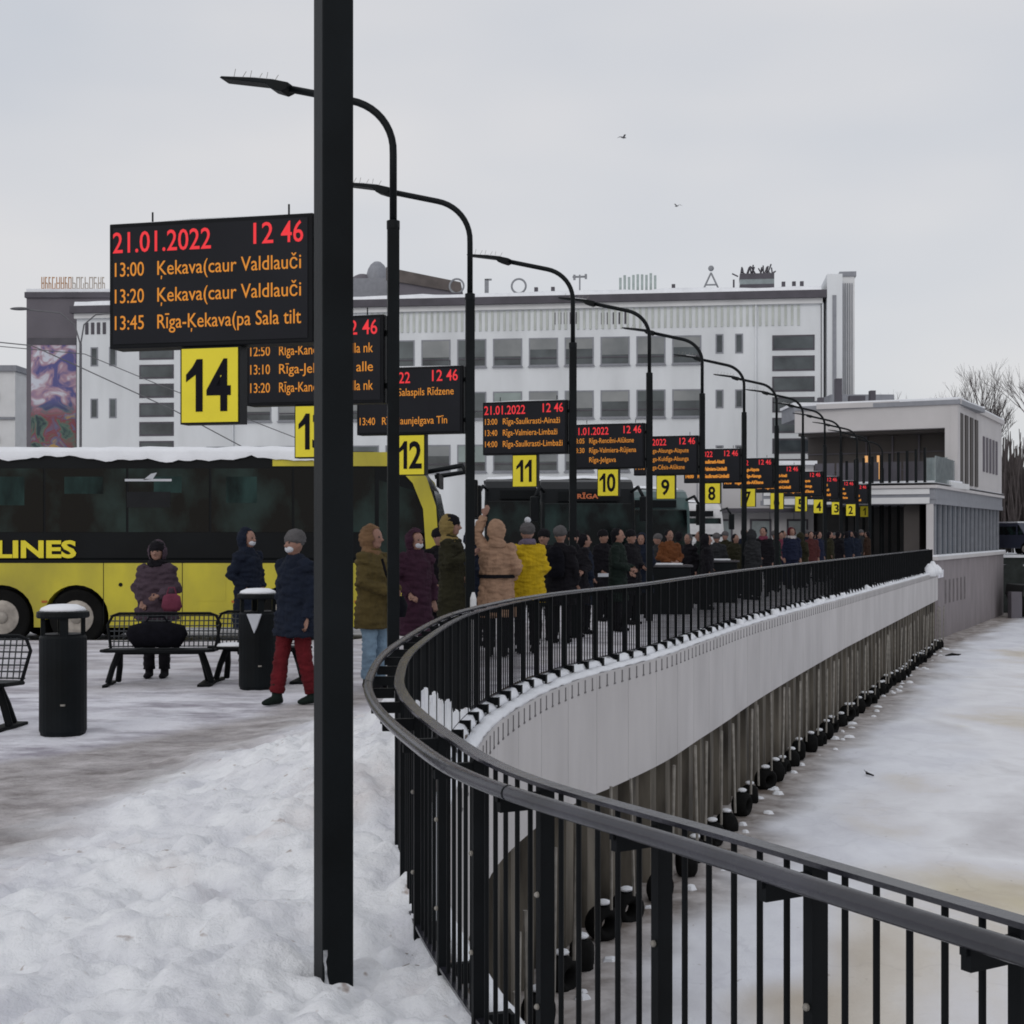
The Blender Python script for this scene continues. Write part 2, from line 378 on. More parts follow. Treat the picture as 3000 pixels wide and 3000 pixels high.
for y in lin(-6, 66, 420)+lin(66.5, 140, 60):
    ex = edge_x(y) if y < 62.3 else 18.3+(y-62.3)*.49
    rr = []
    for d in dcol:
        x = ex+d; z = IZ+.03*nz3(x, y, .9, 2)+.02*nz3(x, y, 3, 3)+.05*max(0, nz3(x, y, 2.2, 4))*sstep(2.5, .6, d)
        v = bb.verts.new((x, y, z))
        w = 2.7+1.6*nz3(x, y, .18, 5)+.8*nz3(x, y, .6, 6)+(y-20)*.02
        v[la] = 1-sstep(w-.5, w+.6, d)
        v[lb] = sstep(2.1+1.3*nz3(x, y, .7, 9), .6, d)
        rr.append(v)
    R_.append(rr)
for i in range(len(R_)-1):
    for j in range(len(dcol)-1): bb.faces.new((R_[i][j], R_[i][j+1], R_[i+1][j+1], R_[i+1][j]))
me = bpy.data.meshes.new('frozen_canal_water'); bb.to_mesh(me); bb.free()
o = obj('frozen_canal_water', me, ICE); tag(o, kind='structure'); o.data.shade_smooth()

def zbot(y):
    P = [(-9, -1.28), (12.5, -1.28), (18, -1.50), (25, -1.54), (38, -1.34), (66, -1.2)]
    for (a, za), (b_, zb) in zip(P[:-1], P[1:]):
        if y <= b_: return za+(zb-za)*(y-a)/(b_-a)
    return -1.2
S_IN = next(CUM[i] for i in range(len(CUR)) if CUR[i][1] > 10.5)
# ---------------------------------------------------------------- quay wall
q = thing('quay_wall', 'long pale concrete quay wall on dark corrugated piles beside the frozen canal', 'quay wall')
b = MB(); s = 1.0; k = 0
while s < LEN-.1:                                    # cladding panels with open joints
    e = min(s+1.19, LEN); n = 3; pr = [(.16, -.03), (.24, -.03), (.24, None), (.16, None)]
    rings = []
    for i in range(n+1):
        p, d, nn = along(s+(e-s)*i/n); rings.append([b.b.verts.new(p+nn*o_+Vector((0, 0, zbot(p.y) if z_ is None else z_))) for o_, z_ in pr])
    for i in range(n):
        for j in range(4): b.b.faces.new((rings[i][j], rings[i][(j+1) % 4], rings[i+1][(j+1) % 4], rings[i+1][j]))
    b.b.faces.new(rings[0]); b.b.faces.new(rings[-1][::-1]); s += 1.2
b.build('cladding_panels', CONC, q)
ribbon([(-.10, .015), (.10, .015), (.10, -.4), (-.10, -.4)], 0, LEN, .12, 'base_beam', BEAM, q)
ribbon([(.10, -.2), (.155, -.2), (.155, -1.25), (.10, -1.25)], 0, LEN, .6, 'backing_wall', BEAM, q)
b = MB(); s = 0; prev = None
while s < LEN:
    for ds, of in ((0, -.14), (.30, -.14), (.42, .11), (.72, .11)):
        p, d, nn = along(min(LEN, s+ds)); P = p+nn*of
        if prev is not None: b.face([(prev.x, prev.y, -1.2), (P.x, P.y, -1.2), (P.x, P.y, IZ-.4), (prev.x, prev.y, IZ-.4)])
        prev = P
    s += .84
b.build('sheet_piling', PILE, q)
ribbon([(.118, -.1), (.158, -.1), (.158, -.03), (.225, -.028), (.215, .0), (.17, .02), (.118, .03)], 7.0, LEN, .07, 'snow_ledge', SNOW, q, jit=.022, smooth=True)
ribbon([(-.16, -.1), (.099, -.1), (.099, .02), (.06, .075), (-.02, .10), (-.12, .07)], S_IN, LEN, .08, 'snow_ridge', SNOW, q, jit=.05, smooth=True)
b = MB()
for i in range(26):
    s = rnd.uniform(30, LEN-1); p, d, nn = along(s); p = p+nn*rnd.uniform(.08, .16)
    r_ = rnd.uniform(.05, .10); b.ball((p.x, p.y, .02), (r_, r_*1.6, r_*rnd.uniform(.7, 1.5)), seg=8, ring=6)
for s, hh in ((LEN-3.4, .42), (LEN-2.0, .5), (LEN-.3, .32)):
    p, d, nn = along(s); p = p+nn*.2; b.tube([(p.x, p.y, -.1), (p.x, p.y, hh*.5), (p.x, p.y, hh)], [.28, .22, .06], 8)
b.build('snow_lump', SNOW, q, smooth=True)

# ---------------------------------------------------------------- fence
b = MB(); s = S_IN-1
while s < LEN-.5:
    p, d, nn = along(s); M = Matrix.Translation(p) @ Matrix.Rotation(math.atan2(d.y, d.x), 4, 'Z')
    b.box(-.013, .013, -.247, -.2405, -.19, -.055, M); b.box(-.03, .03, -.250, -.2405, -.21, -.192, M); s += .285
tag(b.build('fixing_slots', mat('slot_grey', (.15, .145, .15), .8), q), kind='stuff')
f = thing('railing', 'long curved black steel railing with round handrail along the quay edge', 'railing')
ribbon([(-.024, .975), (.024, .975), (.024, .963), (-.024, .963)], 0, LEN, .15, 'top_rail', RAILTOP, f)
ribbon([(-.02, .115), (.02, .115), (.02, .103), (-.02, .103)], 0, LEN, .3, 'bottom_rail', RAILTOP, f)
pr = [(-.15+.0225*math.cos(a), .965+.0225*math.sin(a)) for a in [2*PI*k/14 for k in range(14)]]
ribbon(pr, 0, LEN, .12, 'handrail', RAILTOP, f, smooth=True)
for i in range(12):                                  # sleeve joints of the handrail
    p, d, nn = along(1.9+i*2.9); c = p-nn*.15+Vector((0, 0, .965)); MB().tube([c-d*.004, c+d*.004], .0236, 14).build('handrail_joint', BLACK, f)
STEP = .57
posts = []; bars = []; s = .35
p0, d0, n0 = along(0)
while s < LEN-.05:
    posts.append(s)
    for j in range(1, 6): bars.append(s+j*STEP/6)
    s += STEP
def post_geo(b, s):
    p, d, nn = along(s); M = Matrix.Translation(p) @ Matrix.Rotation(math.atan2(d.y, d.x), 4, 'Z')
    b.box(-.015, .015, -.024, .022, .02, .962, M)                 # flat steel standard
    b.prism([(-.012, .90), (.012, .90), (.012, .948), (-.012, .948)], .0225, .15, M)                  # bracket arm to the handrail
    b.box(-.008, .008, .142, .158, .93, .95, M)
    b.box(-.03, .03, -.115, -.1015, -.06, .12, M)                 # foot plate on the outer side of the beam
    b.box(-.013, .013, -.10, -.0245, .045, .12, M)
def bar_geo(b, s, n=8):
    p, d, nn = along(s); b.tube([(p.x, p.y, .113), (p.x, p.y, .964)], .0078, n, cap=False)
near_posts = [s for s in posts if along(s)[0].y > 1.6][:60]; near_bars = [s for s in bars if along(s)[0].y > 1.9][:100]
for s in near_posts: b = MB(); post_geo(b, s); b.build('post', RAILBLK, f)
b = MB(); np_ = set(near_posts)
for s in posts:
    if s not in np_: post_geo(b, s)
tag(b.build('far_posts', RAILBLK, f), kind='stuff')
for s in near_bars: b = MB(); bar_geo(b, s); b.build('bar', RAILBLK, f, smooth=True)
b = MB(); nb = set(near_bars)
for s in bars:
    if s not in nb: bar_geo(b, s, 5)
tag(b.build('far_bars', RAILBLK, f), kind='stuff')
for s in near_posts[:9]:
    p, d, nn = along(s)
    for z in (.65, .325): MB().ball(tuple(p-nn*.026+Vector((0, 0, z))), .009, seg=8, ring=6).build('bolt_head', GALV, f)

# ---------------------------------------------------------------- fenders along the water
def fender_proto():
    t = thing('tyre_fender', 'x', 'fender', group='tyre fenders along the waterline')
    b = MB(); n, m_ = 16, 8; rg = []
    for i in range(n):
        a = 2*PI*i/n; ring = []
        for j in range(m_):
            c = 2*PI*j/m_; rr = .24+.13*math.cos(c)
            ring.append(b.b.verts.new((rr*math.cos(a), .17*math.sin(c), rr*math.sin(a))))
        rg.append(ring)
    for i in range(n):
        for j in range(m_): b.b.faces.new((rg[i][j], rg[i][(j+1) % m_], rg[(i+1) % n][(j+1) % m_], rg[(i+1) % n][j]))
    b.build('tyre', RUBBER, t, smooth=True)
    MB().ball((0, 0, .41), (.15, .10, .06), seg=10, ring=6).build('snow_cap', SNOW, t, smooth=True)
    MB().tube([(0, .20, .32), (0, .20, 2.75)], .027, 6).build('hanging_pipe', GALV, t)
    return t
fp = fender_proto(); s = 13.2; i = 0; fend = []
while s < LEN-1:
    p, d, nn = along(s); c = fp if i == 0 else copy_tree(fp)
    p = p+nn*(.40+.10*rnd.random()); c.location = (p.x, p.y, IZ+.08+.13*rnd.random())
    c.rotation_euler = (rnd.uniform(-.04, .02), rnd.uniform(-.03, .03), math.atan2(d.y, d.x)+PI+rnd.uniform(-.7, .7))
    c.scale = (.62, .8, .60)*1
    fend.append(c); s += rnd.uniform(.7, 1.35); i += 1
N_ = len(fend)
for i, c in enumerate(fend):
    c['label'] = 'one of the snow capped black tyre fenders hanging at the waterline of the quay wall'
b = MB()
for i in range(70):                                   # broken ice and rubble frozen in below the wall
    s = rnd.uniform(13, LEN-2); p, d, nn = along(s); p = p+nn*rnd.uniform(.5, .95); r_ = rnd.uniform(.04, .11)
    b.ball((p.x, p.y, IZ+.0), (r_*rnd.uniform(.8, 1.5), r_, r_*.7), seg=6, ring=4, M=None)
tag(b.build('ice_rubble', SNOW), 'snowy chunks of broken ice frozen in below the quay wall', 'ice rubble', kind='stuff')
def driftwood(x, y, rz, L, lab):
    b = MB(); b.tube([(-L/2, 0, .03), (0, .06, .06), (L*.3, 0, .04), (L/2, -.05, .07)], [L*.05, L*.09, L*.07, L*.02], 7)
    b.tube([(0, .06, .06), (L*.2, L*.3, .12)], [L*.04, L*.01], 6)
    o = b.build('driftwood', RUBBER); o.location = (x, y, IZ); o.rotation_euler = (0, 0, rz); tag(o, lab, 'debris')
def ice_pt(u, v): Y = 4.85*2700/(v-1005); return ((u-966)/2700*Y, Y)
driftwood(*ice_pt(1798, 1238), .4, .7, 'small dark branch lying alone far out on the snowy ice near the pink wall')
driftwood(*ice_pt(1640, 1464), 2, .28, 'tiny dark stick on the clean snow between the tyre fenders and the stained ice')

# ---------------------------------------------------------------- lamp posts and departure boards
POLES = {15: (-.64, 5.13, 0), 14: (-1.245, 9.63, 14), 13: (-1.17, 14.1, 15), 12: (-.54, 18.4, 17), 11: (.985, 23.15, 21), 10: (2.64, 27.5, 21), 9: (4.2, 31.6, 21),
         8: (5.92, 36.5, 20), 7: (7.6, 41.1, 20), 6: (9.25, 45.5, 20), 5: (10.95, 50.1, 20), 4: (12.55, 54.6, 20), 3: (14.25, 59.1, 20), 2: (15.9, 63.6, 20), 1: (17.6, 68.0, 20)}
WORDS = {15: 'x', 14: 'fourteen', 13: 'thirteen', 12: 'twelve', 11: 'eleven', 10: 'ten', 9: 'nine', 8: 'eight', 7: 'seven', 6: 'six', 5: 'five', 4: 'four', 3: 'three', 2: 'two', 1: 'one'}
def lamp_proto():
    t = thing('lamp_post', 'x', 'lamp post', group='curved lamp posts along the platforms')
    M = Matrix.Rotation(R(24), 4, 'Z'); b = MB(); b.box(-.0575, .0575, -.0575, .0575, -.15, 4.70, M); b.build('mast', BLACK, t, bevel=.006)
    MB().tube([(0, 0, 4.69), (0, 0, 4.77), (0, 0, 4.78)], [.066, .066, .04], 12).build('collar', BLACK, t, smooth=False)
    pts = [(0, 0, 4.72), (0, 0, 5.42)]+[(-.60+.60*math.cos(a), 0, 5.46+.55*math.sin(a)) for a in lin(.1, PI/2-.26, 9)]+[(-1.22, 0, 6.19)]
    MB().tube(pts, .037, 12).build('curved_arm', BLACK, t, smooth=True)
    b = MB(); M = Matrix.Translation((-1.2, 0, 6.195)) @ Matrix.Rotation(R(10), 4, 'Y')
    b.prism([(.12, -.04), (.06, -.075), (-.06, -.055), (-.12, -.01), (-.62, -.006), (-.64, .0), (-.62, .018), (-.30, .036), (-.05, .04), (.12, .025)], -.10, .10, M)
    h = b.build('luminaire', BLACK, t, bevel=.01)
    b = MB()
    for k in range(6): b.tube([M @ Vector((-.08-k*.09, .0, .035)), M @ Vector((-.08-k*.09+.02, (-1)**k*.03, .12))], .003, 4)
    b.build('bird_spikes', GALV, h)
    MB().box(-.30, -.06, -.07, .07, .038, .048, M).build('lamp_snow', SNOW, h)
    return t
lp = lamp_proto()
LD = {15: 'nearest lamp post, the thick black mast crossing the whole picture height', 14: 'lamp post right behind the nearest one, carrying the board with yellow 14'}
for n, (x, y, a) in POLES.items():
    c = lp if n == 15 else copy_tree(lp)
    c.location = (x, y, 0); c.rotation_euler = (0, 0, -R(a))
    c['label'] = LD.get(n, 'black lamp post with curved arm standing beside the departure board with yellow %d' % n)
near = next(o for o in bpy.data.objects if o.get('label', '').startswith('nearest lamp post'))
M24 = Matrix.Rotation(R(24), 4, 'Z'); b = MB()
lft = [(-.052+rnd.uniform(-.003, .004), .004+.02*k) for k in range(12)]; rgt = [(-.024-.0019*k+rnd.uniform(-.006, .006), .004+.02*k) for k in range(12)]
b.prism(lft+rgt[::-1], -.0592, -.0577, M24)
o = b.build('stuck_frost', mat('grey_frost', (.30, .31, .33), .9, var=.7, vscale=40), near)
BW, BH, BZ = 1.47, .87, 2.98
def board_proto():
    t = thing('departure_board', 'x', 'departure board', group='led departure boards on the platform lamp posts')
    b = MB(); b.box(-BW, 0, -.03, .15, BZ, BZ+BH); b.build('housing', DARK, t, bevel=.008)
    MB().box(-BW+.03, -.035, -.036, -.0305, BZ+.03, BZ+BH-.03).build('screen', SCREEN, t)
    b = MB(); b.box(-.02, .09, .03, .09, BZ+.15, BZ+.2); b.box(-.02, .09, .03, .09, BZ+BH-.2, BZ+BH-.15); b.build('mounting_bracket', BLACK, t)
    for px in (-1.19, -.2):
        b = MB(); b.tube([(px, .05, BZ+BH), (px, .05, BZ+BH+.085)], .007, 6); b.build('pin', BLACK, t)
    b = MB(); b.tube([(-BW*.97, .06, BZ+BH+.004), (-BW*.6, .06, BZ+BH+.012), (-.05, .06, BZ+BH+.004)], [(.03, .006), (.055, .014), (.03, .006)], 8); b.build('snow_strip', SNOW, t, smooth=True)
    return t
def number_panel(t, n):
    w = .43; x0 = -BW/2-.215; z1 = BZ-.005; z0 = z1-.53
    p = MB().box(x0, x0+w, -.02, .10, z0, z1).build('number_panel_box', DARK, t)
    y = MB().box(x0+.012, x0+w-.012, -.026, -.0205, z0+.012, z1-.012).build('yellow_face', YELLOW, p)
    st_ = str(n); dw = .175 if len(st_) == 2 else .19; nb = MB(); W1 = .12; tw = sum(W1 if c_ == '1' else dw for c_ in st_)+.028*(len(st_)-1); x = x0+w/2-tw/2-(.008 if n != 12 else -.012); z2 = z0+.085; hh = .36
    for ci, ch in enumerate(st_):
        if ch == '1':      # flagged one
            w1 = W1; xx = x
            nb.prism([(xx+w1-.05, z2), (xx+w1, z2), (xx+w1, z2+hh), (xx+w1-.042, z2+hh), (xx+w1-.075, z2+hh-.055), (xx, z2+hh-.105), (xx, z2+hh-.155), (xx+w1-.05, z2+hh-.105)], -.0295, -.0265)
            x = xx+w1+.028
        else:
            me = text_mesh(ch, .50, bold=.012, ext=.001); ax = [v.co.x for v in me.vertices]; az = [v.co.z for v in me.vertices]
            for v in me.vertices:
                v.co.x = x+(v.co.x-min(ax))*dw/(max(ax)-min(ax)); v.co.z = z2+(v.co.z-min(az))*hh/(max(az)-min(az)); v.co.y = -.028+v.co.y
            nb.b.from_mesh(me); x += dw+.03
    me = nb.mesh('numeral')
    obj('numeral', me, INK, p)
CONT = {14: [('13:00', 'Ķekava(caur Valdlauči'), ('13:20', 'Ķekava(caur Valdlauči'), ('13:45', 'Rīga-Ķekava(pa Sala tilt')],
        13: [('12:50', 'Rīga-Kandava (pa alla nk'), ('13:10', 'Rīga-Jelgava pa alle'), ('13:20', 'Rīga-Kandava (pa alla nk')],
        12: [('12:55', 'Rīga-Salaspils Rīdzene'), ('', ''), ('13:40', 'Rīga-Jaunjelgava Tīn')],
        11: [('13:00', 'Rīga-Saulkrasti-Ainaži'), ('13:40', 'Rīga-Valmiera-Limbaži'), ('14:00', 'Rīga-Saulkrasti-Limbaži')],
        10: [('13:05', 'Rīga-Rencēni-Alūksne'), ('13:30', 'Rīga-Valmiera-Rūjiena'), ('', 'Rīga-Jelgava')],
        9: [('13:00', 'Rīga-Alsunga-Aizpute'), ('13:15', 'Rīga-Kuldīga-Alsunga'), ('14:10', 'Rīga-Cēsis-Alūksne')]}
def put(me, x, z, y=-.0375):
    for v in me.vertices: v.co.x += x; v.co.z += z; v.co.y += y
    return me
date0 = put(fit_text('21.01.2022', .205, .72, bold=.001, ext=.001), -BW+.03, BZ+.665)
time0 = put(fit_text('12', .205, .14, bold=.001, ext=.001), -.415, BZ+.68); time1 = put(fit_text('46', .205, .155, bold=.001, ext=.001), -.22, BZ+.68)
bp = board_proto(); gen = None
for n in range(14, 0, -1):
    x, y, a = POLES[n]; t = bp if n == 14 else None
    if n != 14:
        t = thing('departure_board', 'x', 'departure board', group='led departure boards on the platform lamp posts')
        for ch in proto_kids:
            c = ch.copy(); col.objects.link(c); c.parent = t
    else: proto_kids = list(bp.children)
    t.location = (x-.085, y+.01, .0 if n != 10 else -.04); t.rotation_euler = (0, 0, -R(a))
    if n == 14: t.scale = (1.03, 1, 1)
    t['label'] = 'black departure board with red date and orange rows above the yellow number %d' % n
    for k, me in enumerate((date0, time0, time1)): obj(('date_text', 'clock_text', 'clock_text')[k], me, None if n != 14 else RED, t)
    for k, (h, w_) in enumerate(CONT.get(n, CONT[9] if n % 2 else CONT[11])):
        zz = BZ+.50-k*.185
        if n in CONT:
            if h: obj('time_row_text', put(fit_text(h, .14, .215, bold=0, ext=.001), -BW+.045, zz), ORANGE, t)
            if w_: obj('row_text', put(fit_text(w_, .14, {14: 1.03, 13: 1.0}.get(n, min(1.05, .045*len(w_))), bold=0, ext=.001), -BW+.36, zz), ORANGE, t)
        else:
            if gen is None: gen = {}
            kk = (n % 2, k)
            if kk not in gen:
                gen[kk] = (put(fit_text(h, .125, .215, bold=.006, ext=.001), -BW+.045, zz), put(fit_text(w_, .125, .70+.06*k, bold=.006, ext=.001), -BW+.36, zz))
                for g in gen[kk]: g.materials.clear(); g.materials.append(ORANGE)
            obj('time_row_text', gen[kk][0], None, t); obj('row_text', gen[kk][1], None, t)
    number_panel(t, n)

# ---------------------------------------------------------------- white office building across the street
A_ = Vector((-30.96, 101.8, 0)); B_ = Vector((20.5, 95.0, 0)); FD = (B_-A_).normalized(); FL = (B_-A_).length
FN = Vector((FD.y, -FD.x, 0))          # towards the camera
def fx(u):                             # picture column -> metres along the facade
    k = (u-966)/2700; t = (A_.x-k*A_.y)/(k*FD.y-FD.x); return t
def fz(u, v): t = fx(u); Y = A_.y+FD.y*t; return 1.7+(1005-v)*Y/2700
bd = thing('office_building', 'long white four storey office building with dark snowy cornice behind the departure boards', 'building', tuple(A_), math.atan2(FD.y, FD.x))
# local: x along the facade, -y towards the camera
HT = 17.85
b = MB(); b.box(0, FL, 0, 14, -.5, HT-.6); b.build('wall', BWALL, bd)
b = MB(); b.box(-.3, FL+.35, -.55, 14.3, HT-.6, HT-.1); b.build('cornice', BDARK, bd)
b = MB(); b.box(-.1, FL+.1, -.25, 14, HT-.95, HT-.602); b.build('cornice_soffit', WHITEP, bd)
ribs = MB(); x = fx(700)
while x < FL-1.2: ribs.box(x, x+.16, -.06, .02, HT-2.35, HT-1.0); x += .42
ribs.build('ribbed_frieze', BRIB, bd)
b = MB()
n = 60; vs = [[b.b.verts.new((FL*i/n, y_, HT-.1+(h_ if 0 < j < 4 else 0)+.12*nz3(i*.5, j, 1, 2)*(0 < j < 4))) for j, (y_, h_) in enumerate([(-.5, 0), (-.35, .28), (3, .45), (8, .5), (14, 0)])] for i in range(n+1)]
for i in range(n):
    for j in range(4): b.b.faces.new((vs[i][j], vs[i][j+1], vs[i+1][j+1], vs[i+1][j]))
b.build('roof_snow', SNOW, bd, smooth=True)
BL2 = mat('grey_blind', (.10, .12, .125), .4, var=.3, vscale=.5); BL3 = mat('pale_green_blind', (.26, .31, .30), .6, var=.2, vscale=.6)
def window(x0, x1, z0, z1, blind=.55, sill=True, mats=None):
    fr = MB(); t_ = .09
    fr.box(x0, x1, -.03, .05, z0, z0+t_); fr.box(x0, x1, -.03, .05, z1-t_, z1); fr.box(x0, x0+t_, -.03, .05, z0+t_, z1-t_); fr.box(x1-t_, x1, -.03, .05, z0+t_, z1-t_)
    fo = fr.build('window', MULL, bd)
    MB().box(x0+t_, x1-t_, -.012, .02, z0+t_, z1-t_).build('pane', PANE, fo)
    if blind: MB().box(x0+t_, x1-t_, -.018, -.0125, z1-t_-(z1-z0-2*t_)*blind, z1-t_).build('blind', rnd.choice((BLIND, BLIND, BL2, BL3)), fo)
    if sill:
        MB().box(x0+t_, x1-t_, -.06, -.031, z0+.5, z0+.58).build('transom', BDARK, fo)
        MB().box(x0-.05, x1+.05, -.16, -.031, z0-.07, z0).build('sill', MULL, fo)
for z_v in ((638, 691), (738, 790), (838, 890)):
    for k in range(-12, 9):
        u0 = 795+k*67.6; z1 = fz(1000, z_v[0]); z0 = fz(1000, z_v[1])
        if 340 < u0 < 1330: window(fx(u0), fx(u0+55), z0, z1, rnd.choice([.65, .65, .8, .4, .65]))
for z_v in ((630, 667), (735, 770), (840, 875)):
    for u0 in (1350, 1387): window(fx(u0), fx(u0+15), fz(1370, z_v[1]), fz(1370, z_v[0]), 0, False)
for z_v in ((655, 691), (752, 789)):
    for u0 in (171, 206): window(fx(u0), fx(u0+14), fz(190, z_v[1]), fz(190, z_v[0]), 0, False)
for u0, u1, z0, z1, n in ((263, 328, 652, 868, 6), (1457, 1537, 632, 905, 7)):
    hh = (z1-z0)/n
    for k in range(n):
        za, zb = fz((u0+u1)/2, z0+k*hh), fz((u0+u1)/2, z0+k*hh+hh*.74)
        o = MB().box(fx(u0), fx(u1), -.03, .05, zb, za).build('stair_window', BDARK, bd)
        MB().box(fx(u0)+.1, fx(u1)-.1, -.036, -.031, zb+.12, za-.12).build('pane', PANE, o)
for u0 in (161, 1042, 1134):
    for k in range(5 if u0 > 1000 else 4): MB().box(fx(u0+k*11), fx(u0+k*11+6), -.04, .03, fz(u0, 612 if u0 > 900 else 631), fz(u0, 590 if u0 > 900 else 609)).build('vent', BDARK, bd)
for u in (1426, 1552, 440): MB().tube([(fx(u), -.09, 0), (fx(u), -.09, HT-.9)], .07, 8).build('downpipe', BWALL, bd)
b = MB(); b.box(FL+.36, FL+1.35, -.6, 10, -.5, fz(1560, 520)); b.build('end_pier', BWALL, bd)
b = MB(); b.box(FL+1.36, FL+2.3, 1.0, 10, -.5, fz(1580, 514)); b.build('end_stair_tower', WHITEP, bd)
b = MB()
for k in range(5): b.box(FL+1.5+k*.15, FL+1.56+k*.15, .93, .99, 10.5, fz(1580, 530))
b.box(FL+1.3, FL+2.4, .9, 10, fz(1580, 517), fz(1580, 508)); b.build('tower_trim', MULL, bd)
b = MB(); b.box(FL+.7, FL+.95, -.65, -.61, 6, HT-.5); b.build('pier_groove', MULL, bd)
# things on its roof
RM = Matrix.Translation(A_) @ Matrix.Rotation(math.atan2(FD.y, FD.x), 4, 'Z')
RY = 2.5
def roof_thing(name, label, cat, u): 
    return thing(name, label, cat, tuple(RM @ Vector((fx(u), RY, HT+.3))), math.atan2(FD.y, FD.x))
def rz_(u, v): return fz(u, v)-HT-.3
RGREY = mat('rooftop_grey_steel', (.22, .23, .25), .6, var=.2)
for u, lab in ((850, 'round ring letter on the white building roof, left one of the two rings'), (970, 'round ring letter on the white building roof, right one of the two rings')):
    t = roof_thing('roof_letter', lab, 'sign letter', u); b = MB()
    zc = rz_(u, 528); b.tube([(.5*math.cos(a), 0, zc+.5*math.sin(a)) for a in lin(0, 2*PI, 24)], .07, 6, cap=False); b.build('ring', RGREY, t)
    MB().box(-.4, .4, -.15, .15, -.3, zc-.48).build('stand', BDARK, t)
t = roof_thing('roof_letter', 'tall hooked letter between the two rings on the white building roof', 'sign letter', 908); b = MB()
zt = rz_(908, 514); b.box(-.14, .14, -.06, .06, .0, zt); b.box(-.14, .35, -.06, .06, zt-.12, zt); b.box(-.5, .14, -.06, .06, .0, .15); b.build('letter_frame', RGREY, t)
t = roof_thing('roof_antenna', 'small T shaped antenna on the white building roof above the tenth platform', 'antenna', 1088); b = MB()
zt = rz_(1088, 506); b.box(-.05, .05, -.05, .05, -.4, zt); b.box(-.5, .5, -.06, .06, zt-.2, zt-.08); b.box(-.45, -.3, -.1, .1, zt-.35, zt); b.build('antenna_frame', RGREY, t)
b = MB(); b.box(.35, .5, -.1, .1, zt-.3, zt+.03); b.build('antenna_panel', RGREY, t)
t = roof_thing('roof_antenna_cluster', 'pale green cluster of upright panel antennas on the white building roof', 'antenna', 1202)
for k in range(9):
    hh = rz_(1200, 505)*rnd.uniform(.82, 1.05); MB().box(-1.35+k*.3, -1.18+k*.3, -.1, .1, .35, hh).build('antenna_panel', mat('pale_green_metal', (.34, .40, .39), .6, var=.15), t)
b = MB(); b.box(-1.6, 1.6, -.2, .2, .15, .3); b.box(-1.5, -1.4, -.1, .1, -.5, .3); b.box(1.4, 1.5, -.1, .1, -.5, .3); b.build('antenna_rack', RGREY, t)
t = roof_thing('roof_letter', 'letter A shaped steel frame with a ball on the white building roof', 'sign letter', 1342); b = MB(); zt = rz_(1342, 502)
b.tube([(-.75, 0, -.2), (0, 0, zt)], .06, 6); b.tube([(.75, 0, -.2), (0, 0, zt)], .06, 6); b.tube([(-.42, 0, zt*.42), (.42, 0, zt*.42)], .06, 6); b.build('letter_frame', RGREY, t)
MB().ball((0, 0, zt+.3), .2).build('ball', RGREY, t)
t = roof_thing('roof_plant_room', 'dark striped box with ragged antennas on the white building roof, right part', 'roof box', 1430); w = 1.15; zt = rz_(1430, 508)
MB().box(-w, w, -1, 1, -.3, zt*.36).build('lower_box', BDARK, t); MB().box(-w, w, -1, 1, zt*.36, zt*.66).build('light_band', TGLASS, t); MB().box(-w, w, -1.02, 1, zt*.66, zt).build('upper_box', BDARK, t)
b = MB()
for k in range(26):
    x = rnd.uniform(-w-.1, w+.1); b.tube([(x, rnd.uniform(-.5, .5), zt), (x+rnd.uniform(-.4, .4), rnd.uniform(-.5, .5), zt+rnd.uniform(.2, .75))], .05, 4)
b.build('antenna_thicket', BDARK, t); MB().box(-w-.45, -w-.33, -.1, .1, -.4, zt*.8).build('post', BDARK, t)
b = MB()
for u in (1270, 1480, 1500, 1515, 1040, 1008, 880): 
    x = fx(u); MB().box(x-.12, x+.12, 1, 1.3, HT, HT+.75).build('roof_vent', BDARK, bd)
# buildings behind it
t = thing('domed_building', 'distant grey domed roof rising behind the white building', 'building', (-11.2, 135, 0))
MB().box(-4.0, -.2, -4, 6, 0, 25.0).build('wall', MULL, t)
MB().ball((-1.5, 0, 25.4), (1.1, 1.5, 1.9)).build('dome', MULL, t, smooth=True); MB().ball((-2.9, 0, 24.9), (1.3, 1.5, 1.2)).build('dome', GREYW, t, smooth=True)
t = thing('brown_roofed_building', 'distant low brown roof sloping down behind the white building, left of the ring letters', 'building', (-7, 128, 0))
b = MB(); b.prism([(-3.6, 0), (2.3, 0), (2.3, 22.9), (-3.6, 23.9)], -5, 5); b.build('wall', GREYW, t)
b = MB(); b.prism([(-3.8, 23.4), (2.6, 22.3), (2.6, 23.2), (-3.8, 24.5)], -5.2, 5.4); b.build('roof', mat('brown_roof', (.10, .085, .08), .8, var=.3, vscale=1), t)
